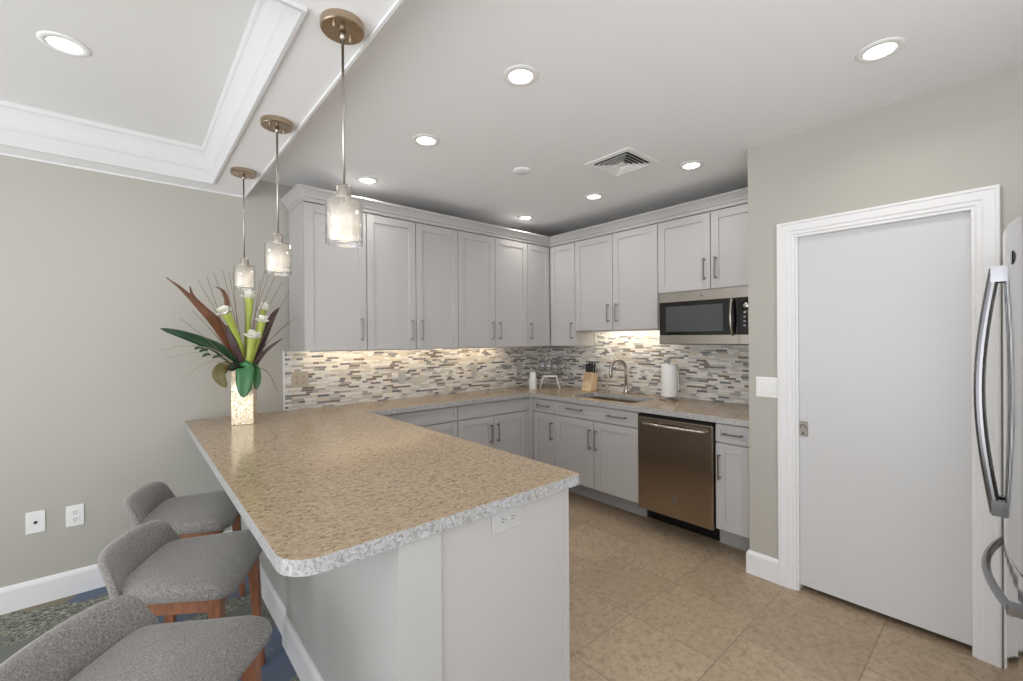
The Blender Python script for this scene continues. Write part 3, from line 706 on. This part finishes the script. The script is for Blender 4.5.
# ---------------------------------------------------------------- lights
def down(x, y, z, label):
    t = thing('recessed_light', label, 'ceiling light', (x, y, z))
    bm = bmesh.new(); lathe(bm, [(.050, -.002), (.052, -.007), (.074, -.004), (.078, -.0005), (.050, -.0005)], (x, y, z), 40, True); obj('trim_ring', bm, MT['white'], t, smooth=True)
    bm = bmesh.new(); lathe(bm, [(0, -.003), (.0495, -.003), (.0495, -.001), (0, -.001)], (x, y, z), 32); obj('lens', bm, MT['lamp'], t)
    l = area('downlight', (x, y, z-.014), (0, 0, 0), .11, .11, 2.2, (1, .96, .91), 'DISK', 150)
for x, y, s in ((-2.263, -2.106, 'round recessed ceiling light nearest the front pendant, middle of the ceiling'), (-2.263, -1.305, 'round recessed ceiling light between the front and rear lights on the pendant side'),
                (-2.263, -.489, 'round recessed ceiling light just in front of the long wall cabinets, pendant side'), (-.745, -2.105, 'round recessed ceiling light in front of the microwave, right of the vent'),
                (-.735, -1.292, 'round recessed ceiling light in front of the sink, just left of the vent'), (-.743, -.497, 'round recessed ceiling light closest to the kitchen corner'),
                (-1.289, -3.153, 'large round recessed ceiling light in front of the white door')): down(x, y, H, s)
down(-3.73, -1.025, HT, 'round recessed ceiling light inside the tray ceiling')
# under-cabinet light bars
for x0, x1 in ((-2.55, -1.5), (-1.4, -.7)):
    t = thing('under_cabinet_light', 'slim light bar under the long wall cabinets, %s half' % ('left' if x0 < -2 else 'right'), 'light', ((x0+x1)/2, -.12, ZB-.012))
    obj('housing', B((x0, x1, -.14, -.10, ZB-.011, ZB-.0005)), MT['white'], t)
    area('under_cabinet_glow', ((x0+x1)/2, -.12, ZB-.014), (math.radians(42), 0, 0), x1-x0, .02, 1.25*(x1-x0), (1, .82, .58))
t = thing('under_cabinet_light', 'slim light bar under the shorter cabinet above the sink', 'light', (-.12, -1.15, 1.485))
obj('housing', B((-.14, -.10, -1.5, -.8, 1.486, 1.4965)), MT['white'], t)
area('under_cabinet_glow', (-.12, -1.15, 1.483), (0, math.radians(-42), 0), .02, .7, 1.5, (1, .86, .66))

# pendants
def pendant(loc):
    x, y, z = 0, 0, 0
    t = thing('pendant_light', '', 'pendant light', (0, 0, 0), 'pendants over the peninsula')
    bm = bmesh.new(); lathe(bm, [(0, -.001), (.066, -.001), (.066, -.022), (.063, -.025), (0, -.025)], (0, 0, 0), 40); sharp(obj('canopy', bm, MT['bronze'], t, smooth=True))
    bm = bmesh.new()
    for s in (-1, 1): tube(bm, [(s*.033, s*.02, -.025), (s*.033, s*.02, -.036)], [.005, .004], 10)
    obj('screw', bm, MT['nickel'], t)
    bm = bmesh.new(); tube(bm, [(0, 0, -.025), (0, 0, -.518)], .0042, 10); tube(bm, [(0, 0, -.025), (0, 0, -.05)], .008, 10); obj('rod', bm, MT['nickel'], t, smooth=True)
    bm = bmesh.new(); lathe(bm, [(0, -.512), (.021, -.512), (.023, -.516), (.023, -.552), (.046, -.556), (.046, -.561), (0, -.561)], (0, 0, 0), 32); sharp(obj('socket_cap', bm, MT['nickel'], t, smooth=True))
    bm = bmesh.new(); lathe(bm, [(.046, -.5625), (.0495, -.5625), (.0495, -.675), (.048, -.675), (.048, -.5645), (.046, -.5645)], (0, 0, 0), 40, True); obj('frosted_shade', bm, MT['frost'], t, smooth=True)
    bm = bmesh.new(); lathe(bm, [(.052, -.5615), (.0555, -.5615), (.0565, -.695), (.0545, -.697), (.0535, -.695)], (0, 0, 0), 40, True); obj('clear_shade', bm, MT['glass'], t, smooth=True)
    bm = bmesh.new(); lathe(bm, [(0, -.561), (.010, -.565), (.011, -.59), (.019, -.610), (.021, -.628), (.015, -.645), (0, -.652)], (0, 0, 0), 20); obj('bulb', bm, MT['bulb'], t, smooth=True)
    return t
p0 = pendant(None)
for i, (x, y, s) in enumerate(((-3.029, -2.112, 'pendant light with frosted glass shade nearest the camera, longest looking rod'), (-3.029, -1.293, 'middle one of the three pendant lights with frosted glass shade'),
                               (-3.032, -.528, 'smallest looking pendant light, just above the flowers by the wall'))):
    p_ = p0 if i == 0 else copy_tree(p0)
    p_.location = (x, y, HS); p_['label'] = s
    l = bpy.data.lights.new('pendant_glow', 'POINT'); l.energy = .4; l.color = (1, .82, .6); l.shadow_soft_size = .02
    lo = bpy.data.objects.new('pendant_glow', l); C.objects.link(lo); lo.location = (x, y, HS-.635+.0)
    lo.location.z = HS-.662

# ceiling vent and round cover
vt = thing('ceiling_vent', 'square white louvered air vent in the ceiling', 'vent', (-1.134, -1.833, H))
cx_, cy_ = -1.134, -1.833
def sq(bm, h0, h1, z0, z1):
    for s_ in ((-h1, -h0, -h1, h1), (h0, h1, -h1, h1), (-h0, h0, -h1, -h0), (-h0, h0, h0, h1)): bx(bm, cx_+s_[0], cx_+s_[1], cy_+s_[2], cy_+s_[3], z0, z1)
bm = bmesh.new(); sq(bm, .130, .168, H-.008, H-.0005); obj('frame', bm, MT['white'], vt, .002)
obj('backing', B((cx_-.1295, cx_+.1295, cy_-.1295, cy_+.1295, H-.0018, H-.0006)), MT['slot'], vt)
for k, h in enumerate((.116, .092, .068, .044)):
    bm = bmesh.new()
    o_ = [bm.verts.new((cx_+a_*(h+.010), cy_+b_*(h+.010), H-.020)) for a_, b_ in ((-1, -1), (1, -1), (1, 1), (-1, 1))]
    i_ = [bm.verts.new((cx_+a_*(h-.010), cy_+b_*(h-.010), H-.003)) for a_, b_ in ((-1, -1), (1, -1), (1, 1), (-1, 1))]
    o2 = [bm.verts.new(v.co+Vector((0, 0, -.0015))) for v in o_]; i2_ = [bm.verts.new(v.co+Vector((0, 0, -.0015))) for v in i_]
    for a_, b_ in ((o_, i_), (i_, i2_), (i2_, o2), (o2, o_)):
        for j in range(4): bm.faces.new((a_[j], a_[(j+1) % 4], b_[(j+1) % 4], b_[j]))
    obj('louver', bm, MT['white'], vt)
obj('center_plate', B((cx_-.026, cx_+.026, cy_-.026, cy_+.026, H-.014, H-.010), (cx_-.010, cx_+.010, cy_-.010, cy_+.010, H-.012, H-.002)), MT['white'], vt)
bm = bmesh.new(); lathe(bm, [(0, -.0005), (.062, -.0005), (.062, -.008), (.056, -.012), (0, -.012)], (-1.54, -1.322, H), 36); tag(obj('ceiling_cover', bm, MT['ceiling'], smooth=True), 'flat round white cover plate on the ceiling left of the vent', 'cover plate')

# ---------------------------------------------------------------- outlets and switches
def plate(name, label, cat, c, axis, w_, h_, mat_, kind, group=None):
    """axis: outward unit normal; w along horizontal"""
    n = Vector(axis); s = Vector((0, 0, 1)).cross(n).normalized(); c = Vector(c)
    t = thing(name, label, cat, c, group)
    R = Matrix((s, Vector((0, 0, 1)), n)).transposed().to_4x4(); T = Matrix.Translation(c) @ R
    def put(nm, bm, m_, par, bev=0):
        bmesh.ops.transform(bm, verts=bm.verts, matrix=T); return obj(nm, bm, m_, par, bev)
    put('cover_plate', B((-w_/2, w_/2, -h_/2, h_/2, .0005, .006)), mat_, t, .002)
    def socket(u, v, horiz=False):
        f = put('socket', B((u-.0165, u+.0165, v-.014, v+.014, .0055, .008)), mat_, t, .002)
        bm = bmesh.new()
        if horiz:
            bx(bm, u-.006, u+.002, v+.004, v+.0065, .0078, .0085); bx(bm, u-.006, u+.002, v-.0065, v-.004, .0078, .0085); bx(bm, u+.007, u+.011, v-.002, v+.002, .0078, .0085)
        else:
            bx(bm, u-.0065, u-.0040, v-.002, v+.007, .0078, .0085); bx(bm, u+.0040, u+.0065, v-.002, v+.007, .0078, .0085); bx(bm, u-.002, u+.002, v-.010, v-.006, .0078, .0085)
        put('slots', bm, MT['slot'], f)
    if kind == 'duplex':
        for v in (-.02, .02): socket(0, v)
    elif kind == 'duplexh':
        for u in (-.02, .02): socket(u, 0, True)
    elif kind == 'quad':
        for u in (-.023, .023):
            for v in (-.02, .02): socket(u, v)
    elif kind == 'coax':
        bm = bmesh.new(); lathe(bm, [(0, .005), (.007, .005), (.007, .012), (.004, .012), (.004, .007), (0, .007)], (0, 0, 0), 16); put('connector', bm, MT['slot'], t)
    elif kind == 'rocker':
        put('rocker', B((-.0165, .0165, -.033, .033, .0055, .0085)), mat_, t, .001)
    elif kind == 'rocker2':
        for u in (-.0245, .0245): put('rocker', B((u-.0165, u+.0165, -.033, .033, .0055, .009)), mat_, t, .001)
    return t
plate('cable_outlet', 'white wall plate with one round cable socket, left of the power outlet', 'wall plate', (-3.938, 0, .447), (0, -1, 0), .074, .118, MT['white'], 'coax')
plate('power_outlet', 'white duplex power outlet low on the wall behind the stools', 'outlet', (-3.785, 0, .443), (0, -1, 0), .074, .118, MT['white'], 'duplex')
plate('power_outlet', 'tan four-socket outlet at the left end of the mosaic tile', 'outlet', (-2.592, -.009, 1.135), (0, -1, 0), .118, .118, MT['plate'], 'quad')
plate('light_switch', 'grey single switch plate on the mosaic, second plate from the left', 'switch', (-1.765, -.009, 1.10), (0, -1, 0), .072, .115, MT['platem'], 'rocker')
plate('power_outlet', 'grey outlet plate on the mosaic, third plate from the left', 'outlet', (-.995, -.009, 1.12), (0, -1, 0), .072, .115, MT['platem'], 'duplex')
plate('power_outlet', 'small grey outlet plate on the mosaic nearest the corner behind the cups', 'outlet', (-.40, -.009, 1.12), (0, -1, 0), .072, .115, MT['platem'], 'duplex')
plate('power_outlet', 'tan outlet plate on the mosaic just behind the paper towels', 'outlet', (-.0095, -1.585, 1.10), (-1, 0, 0), .072, .115, MT['plate'], 'duplex')
plate('power_outlet', 'sideways duplex outlet on the peninsula end panel under the counter', 'outlet', (-2.607, YN, .832), (0, -1, 0), .128, .075, MT['platem'], 'duplexh')
plate('light_switch', 'white double switch plate on the wall left of the white door', 'switch', (XD, -2.545, 1.13), (-1, 0, 0), .118, .118, MT['white'], 'rocker2')

# ---------------------------------------------------------------- bar stools
SZ = .60
def seat_bm():
    bm = bmesh.new()
    # outline in local x (front) / y; back width .41, front width .50
    base_pts = []
    def P(x, y): base_pts.append(Vector((x, y)))
    raw = [(-.055, -.195), (.325, -.25), (.325, .25), (-.055, .195)]
    rad = [.05, .065, .065, .05]
    for i in range(4):
        a_, b_, c_ = Vector(raw[i-1]), Vector(raw[i]), Vector(raw[(i+1) % 4])
        p0_ = b_+(a_-b_).normalized()*rad[i]; p1_ = b_+(c_-b_).normalized()*rad[i]
        for k in range(7):
            t_ = k/6; q_ = p0_*(1-t_)**2+b_*2*t_*(1-t_)+p1_*t_**2; base_pts.append(q_)
    # bulge the front
    for v in base_pts:
        if v.x > .2: v.x += .022*(1-(v.y/.25)**2)
    cen = Vector((.14, 0)); rings = []
    for inset, z_ in ((.03, SZ-.062), (.008, SZ-.056), (0, SZ-.045), (0, SZ-.022), (.006, SZ-.008), (.018, SZ-.001), (.05, SZ+.006), (.12, SZ+.010)):
        rg = []
        for v in base_pts:
            d_ = v-cen; L = d_.length; q_ = cen+d_*(max(0, L-inset)/L)
            drop = -.020*max(0, (q_.x-.22)/.10)**2 if z_ > SZ-.03 else 0
            rg.append(bm.verts.new((q_.x, q_.y, z_+drop)))
        rings.append(rg)
    n = len(base_pts)
    for a_, b_ in zip(rings, rings[1:]):
        for k in range(n): bm.faces.new((a_[k], a_[(k+1) % n], b_[(k+1) % n], b_[k]))
    bm.faces.new(rings[0])
    c_ = bm.verts.new((cen.x, cen.y, SZ+.012))
    for k in range(n): bm.faces.new((rings[-1][k], rings[-1][(k+1) % n], c_))
    return bm
def back_bm():
    bm = bmesh.new(); rings = []; S = 22
    for i in range(S+1):
        s = -1+2*i/S; y = .212*s
        xin = -.028+.055*abs(s)**2.4
        hz = .098*(1-abs(s)**9)**.5+.004
        zb = SZ-.085+.03*abs(s)**3; th = .046*(1-.55*abs(s)**6)
        ring = []
        for k in range(16):
            an = 2*PI*k/16; ca, sa = math.cos(an), math.sin(an)
            u_ = math.copysign(abs(ca)**.55, ca); w_ = math.copysign(abs(sa)**.45, sa)
            zc = (zb+SZ+hz)/2; zz = zc+w_*(SZ+hz-zb)/2
            lean = -.36*max(0, zz-SZ+.02)-.018
            ring.append(bm.verts.new((xin+lean-.01+u_*th/2-.012, y, zz)))
        rings.append(ring)
    for a_, b_ in zip(rings, rings[1:]):
        for k in range(16): bm.faces.new((a_[k], a_[(k+1) % 16], b_[(k+1) % 16], b_[k]))
    bm.faces.new(rings[0]); bm.faces.new(rings[-1]); return bm
def leg_bm(x0, y0, x1, y1, zt):
    bm = bmesh.new(); n = 4; rings = []
    for x, y, z_, r_ in ((x1, y1, 0, .0125), (x0, y0, zt, .021)):
        rings.append([bm.verts.new((x+a_*r_, y+b_*r_, z_)) for a_, b_ in ((-1, -1), (1, -1), (1, 1), (-1, 1))])
    for k in range(4): bm.faces.new((rings[0][k], rings[0][(k+1) % 4], rings[1][(k+1) % 4], rings[1][k]))
    bm.faces.new(rings[0]); bm.faces.new(rings[1]); return bm
def stool():
    t = thing('bar_stool', '', 'bar stool', (0, 0, 0), 'bar stools along the peninsula')
    obj('seat', seat_bm(), MT['tweed'], t, smooth=True)
    obj('backrest', back_bm(), MT['tweed'], t, smooth=True)
    zt = SZ-.064
    for sx, sy in ((1, 1), (1, -1), (-1, 1), (-1, -1)):
        if sx > 0: b_ = leg_bm(.265, sy*.195, .295, sy*.215, zt)
        else: b_ = leg_bm(.0, sy*.15, -.06, sy*.185, zt)
        obj('leg', b_, MT['wood'], t, .003, seg=2)
    bm = bmesh.new()
    def bar(p, q_, z0, z1, th):
        p, q_ = Vector(p), Vector(q_); d_ = (q_-p).normalized(); s_ = Vector((-d_.y, d_.x))*th/2
        v = [bm.verts.new((c_.x, c_.y, z_)) for z_ in (z0, z1) for c_ in (p+s_, q_+s_, q_-s_, p-s_)]
        for f in ((0, 1, 2, 3), (4, 5, 6, 7), (0, 1, 5, 4), (1, 2, 6, 5), (2, 3, 7, 6), (3, 0, 4, 7)): bm.faces.new([v[i] for i in f])
    for sy in (-1, 1): bar((.0, sy*.155), (.27, sy*.197), zt-.05, zt, .020)
    bar((.267, -.19), (.267, .19), zt-.05, zt, .020); bar((0, -.15), (0, .15), zt-.05, zt, .020)
    obj('apron', bm, MT['wood'], t, .002)
    bm = bmesh.new(); z_ = .20
    bar((.284, -.205), (.284, .205), z_-.012, z_+.012, .018); obj('footrest', bm, MT['wood'], t, .002)
    return t
s0 = stool()
for i, (x, y, rz, s) in enumerate(((-3.475, -1.38, -26.5, 'grey upholstered bar stool with low back and brown wood legs, middle of the three'), (-3.428, -.755, -20, 'grey upholstered bar stool farthest away, closest to the wall'),
                                   (-3.615, -1.995, -40, 'grey upholstered bar stool nearest the camera, cut off at the picture corner'))):
    t = s0 if i == 0 else copy_tree(s0)
    t.location = (x, y, 0); t.rotation_euler = (0, 0, math.radians(rz)); t['label'] = s

# ---------------------------------------------------------------- vase and flowers
VC = Vector((-3.012, -.375, .9145)); RZ = math.radians(-24)
def place(bm, z_=0): bmesh.ops.transform(bm, verts=bm.verts, matrix=Matrix.Translation(VC) @ Matrix.Rotation(RZ, 4, 'Z'))
vs = thing('flower_vase', 'square hammered pale gold vase standing on the counter by the wall', 'vase', tuple(VC))
bm = bmesh.new(); hw, hd, hh = .060, .045, .335
o_ = [[bm.verts.new((a_*hw*k_, b_*hd*k_, z_)) for a_, b_ in ((-1, -1), (1, -1), (1, 1), (-1, 1))] for k_, z_ in ((1, 0), (1, hh), (.9, hh), (.88, .01))]
for a_, b_ in zip(o_, o_[1:]):
    for k in range(4): bm.faces.new((a_[k], a_[(k+1) % 4], b_[(k+1) % 4], b_[k]))
bm.faces.new(o_[0]); bm.faces.new(o_[-1]); place(bm); obj('vase_body', bm, MT['vase'], vs, .004, seg=2)
fl = thing('flower_arrangement', 'tall arrangement of white calla lilies, brown ribbon leaves and twigs in the gold vase', 'flowers', (VC.x, VC.y, 1.235))
def spline(pts, n=24):
    P_ = [Vector(p) for p in pts]; P_ = [P_[0]*2-P_[1]]+P_+[P_[-1]*2-P_[-2]]; out = []
    segs = len(P_)-3
    for i in range(segs):
        for k in range(n//segs+(1 if i == segs-1 else 0)):
            t = k/(n//segs); a_, b_, c_, d_ = P_[i:i+4]
            out.append(.5*((2*b_)+(c_-a_)*t+(2*a_-5*b_+4*c_-d_)*t*t+(3*b_-a_-3*c_+d_)*t**3))
    return out
def leaf(name, pts, wmax, mat_, shape=lambda t: math.sin(PI*t)**.6, twist=(0, 0), parent=None, cup=.15, face=Vector((-.35, -.94, 0)), th=.0012):
    S = spline(pts, 24); n = len(S); bm = bmesh.new(); grid = []
    for i, p in enumerate(S):
        t = i/(n-1); d_ = (S[min(i+1, n-1)]-S[max(i-1, 0)]).normalized()
        s_ = d_.cross(face).normalized(); nn = s_.cross(d_).normalized()
        an = twist[0]+(twist[1]-twist[0])*t; R = Matrix.Rotation(an, 3, d_); s_ = R @ s_; nn = R @ nn
        w_ = wmax/2*max(.03, shape(t))
        grid.append([(p+s_*w_*u_+nn*cup*w_*(u_*u_-.5)) for u_ in (-1, -.5, 0, .5, 1)]+[nn])
    top = [[bm.verts.new(c_+g_[5]*th) for c_ in g_[:5]] for g_ in grid]; bot = [[bm.verts.new(c_-g_[5]*th) for c_ in g_[:5]] for g_ in grid]
    for i in range(n-1):
        for k in range(4):
            bm.faces.new((top[i][k], top[i][k+1], top[i+1][k+1], top[i+1][k])); bm.faces.new((bot[i][k], bot[i+1][k], bot[i+1][k+1], bot[i][k+1]))
        for k in (0, 4): bm.faces.new((top[i][k], top[i+1][k], bot[i+1][k], bot[i][k]))
    for i in (0, n-1):
        for k in range(4): bm.faces.new((top[i][k], top[i][k+1], bot[i][k+1], bot[i][k]))
    return obj(name, bm, mat_, parent or fl, smooth=True)
base_ = (-3.012, -.375, 1.22)
sh_r = lambda t: .35+.65*math.sin(PI*min(1, t*1.05))**.7
o = leaf('ribbon_leaf', [base_, (-3.044, -.372, 1.271), (-3.075, -.38, 1.38), (-3.129, -.4, 1.479), (-3.182, -.42, 1.551), (-3.243, -.45, 1.618), (-3.329, -.48, 1.715), (-3.392, -.50, 1.767)], .072, MT['lf_brown'], sh_r, (.2, 1.6)); o['label'] = 'long twisted brown dried leaf'
leaf('ribbon_leaf', [base_, (-3.038, -.37, 1.271), (-3.078, -.36, 1.419), (-3.137, -.35, 1.54), (-3.204, -.33, 1.617), (-3.26, -.31, 1.693), (-3.273, -.30, 1.748)], .038, MT['lf_brown'], sh_r, (0, 1.4))
leaf('ribbon_leaf', [base_, (-3.038, -.37, 1.271), (-3.064, -.34, 1.462), (-3.085, -.31, 1.604), (-3.089, -.29, 1.679), (-3.104, -.27, 1.736), (-3.138, -.25, 1.76)], .034, MT['lf_brown'], sh_r, (0, 1.2))
o = leaf('sword_leaf', [base_, (-3.046, -.38, 1.262), (-3.088, -.39, 1.318), (-3.152, -.41, 1.384), (-3.232, -.42, 1.426), (-3.328, -.44, 1.466), (-3.42, -.45, 1.496)], .060, MT['lf_green'], lambda t: math.sin(PI*t**1.0)**.55*(1 if t < .6 else 1)); o['label'] = 'long pointed dark green leaf'
leaf('plum_leaf', [base_, (-2.98, -.37, 1.255), (-2.951, -.36, 1.313), (-2.911, -.34, 1.417), (-2.849, -.32, 1.562), (-2.794, -.30, 1.645)], .056, MT['lf_purple'])
leaf('plum_leaf', [base_, (-2.971, -.38, 1.243), (-2.93, -.4, 1.317), (-2.883, -.42, 1.379), (-2.806, -.45, 1.443)], .024, MT['lf_purple'])
leaf('plum_leaf', [base_, (-3.03, -.40, 1.30), (-3.07, -.42, 1.40), (-3.095, -.42, 1.47), (-3.11, -.42, 1.52)], .034, MT['lf_purple'])
ov = lambda t: math.sin(PI*t)**.5
o = leaf('orchid_leaf', [(-3.016, -.41, 1.255), (-3.018, -.440, 1.262), (-3.024, -.458, 1.177), (-3.032, -.460, 1.085)], .098, MT['lf_mid'], ov); o['label'] = 'broad glossy green leaf hanging over the vase front'
leaf('orchid_leaf', [(-2.975, -.40, 1.262), (-2.962, -.425, 1.255), (-2.956, -.438, 1.188), (-2.960, -.436, 1.125)], .052, MT['lf_mid'], ov)
leaf('orchid_leaf', [(-3.075, -.40, 1.262), (-3.120, -.41, 1.27), (-3.150, -.43, 1.225), (-3.115, -.44, 1.150)], .072, MT['lf_olive'], ov)
for (p_, rad_, tip) in (([base_, (-3.017, -.37, 1.257), (-3.035, -.4, 1.392), (-3.082, -.43, 1.52), (-3.115, -.45, 1.585)], (.008, .024), (-3.14, -.455, 1.60)),
                        ([base_, (-3.007, -.37, 1.257), (-2.989, -.36, 1.505), (-2.98, -.36, 1.618), (-2.979, -.36, 1.69)], (.010, .025), (-2.97, -.36, 1.715)),
                        ([base_, (-2.998, -.38, 1.244), (-2.992, -.43, 1.316), (-2.986, -.45, 1.381), (-2.98, -.47, 1.44)], (.013, .026), (-2.985, -.475, 1.46)),
                        ([base_, (-2.992, -.38, 1.244), (-2.966, -.38, 1.339), (-2.936, -.38, 1.442), (-2.913, -.38, 1.54)], (.009, .022), (-2.91, -.385, 1.56)),
                        ([base_, (-2.99, -.37, 1.244), (-2.951, -.34, 1.398), (-2.918, -.32, 1.526), (-2.89, -.30, 1.62)], (.007, .018), (-2.888, -.30, 1.64))):
    S = spline(p_, 20); n_ = len(S); bm = bmesh.new(); tube(bm, S, [rad_[0]+(rad_[1]-rad_[0])*(k/(n_-1))**1.1 for k in range(n_)], 12)
    cl = obj('calla_lily', bm, MT['lily'], fl, smooth=True)
    d_ = (S[-1]-S[-3]).normalized(); s_, t_ = frame_of(d_); bm = bmesh.new()
    c_ = S[-1]; R1 = rad_[1]
    for layer in range(2):
        for k in range(5):
            an = 2*PI*(k+.5*layer)/5; e_ = (s_*math.cos(an)+t_*math.sin(an)); f_ = d_.cross(e_)
            a0 = c_-d_*.004; L = R1*(1.7-.5*layer); upk = .026+.022*layer
            v = [bm.verts.new(a0+e_*R1*.3-f_*R1*.35), bm.verts.new(a0+e_*R1*.3+f_*R1*.35), bm.verts.new(a0+e_*L*.8+f_*R1*.7+d_*upk), bm.verts.new(a0+e_*L*1.25+d_*upk*(.7+.6*random.random())), bm.verts.new(a0+e_*L*.8-f_*R1*.7+d_*upk)]
            bm.faces.new(v)
    bmesh.ops.solidify(bm, geom=list(bm.faces), thickness=.0015)
    obj('bloom', bm, MT['bloom'], cl)
sticks = [(-3.224, -.2, 1.799), (-3.211, -.5, 1.788), (-3.155, -.3, 1.837), (-3.125, -.42, 1.845), (-3.069, -.25, 1.86), (-3.075, -.42, 1.835), (-2.872, -.25, 1.872), (-2.897, -.5, 1.834), (-2.83, -.35, 1.844), (-2.753, -.2, 1.827), (-2.766, -.45, 1.743), (-2.679, -.3, 1.595), (-2.792, -.5, 1.542), (-3.264, -.3, 1.61), (-3.335, -.5, 1.553), (-2.93, -.42, 1.80), (-3.02, -.39, 1.80)]
for i, e_ in enumerate(sticks):
    b_ = Vector(base_)+Vector((random.uniform(-.02, .02), random.uniform(-.015, .015), 0)); e_ = Vector(e_)
    mid = b_.lerp(e_, .5)+Vector((random.uniform(-.012, .012), random.uniform(-.02, .02), .025))
    bm = bmesh.new(); S = spline([b_, mid, e_], 10); tube(bm, S, [.0026-.0014*k/(len(S)-1) for k in range(len(S))], 5); obj('twig', bm, MT['twig'], fl)
for e_, m_ in (((-3.395, -.4, 1.329), (-3.25, -.4, 1.36)), ((-3.378, -.5, 1.404), (-3.22, -.46, 1.39)), ((-3.322, -.45, 1.203), (-3.22, -.43, 1.30)), ((-3.414, -.3, 1.376), (-3.25, -.33, 1.40)), ((-3.293, -.5, 1.30), (-3.19, -.46, 1.345)), ((-2.856, -.5, 1.11), (-2.90, -.46, 1.23)), ((-3.24, -.48, 1.27), (-3.15, -.45, 1.33))):
    bm = bmesh.new(); S = spline([(-3.03, -.39, 1.24), ((m_[0]-3.03)/2, (m_[1]-.39)/2, (m_[2]+1.27)/2+.01), m_, e_], 18); tube(bm, S, [.003-.0018*k/(len(S)-1) for k in range(len(S))], 5)
    obj('curly_twig', bm, MT['twigl'] if e_[0] < -2.9 else MT['lf_purple'], fl)
for c_ in ((-3.225, -.46, 1.386), (-3.20, -.43, 1.37), (-3.14, -.45, 1.332), (-3.19, -.46, 1.343)):
    c_ = Vector(c_); leaf('sprig_leaf', [c_, c_+Vector((-.02, 0, .006)), c_+Vector((-.045, 0, -.006))], .018, MT['lf_green'], ov)
bm = bmesh.new()
for k in range(9):
    c_ = Vector((-3.045+random.uniform(-.035, .07), -.39+random.uniform(-.03, .03), 1.27+random.uniform(-.01, .035)))
    m_ = bmesh.ops.create_icosphere(bm, subdivisions=2, radius=random.uniform(.018, .030), matrix=Matrix.Translation(c_))
for v in bm.verts: v.co += Vector([random.uniform(-.002, .002) for _ in range(3)])
o = obj('dark_flower_cluster', bm, MT['moss'], fl, smooth=True)
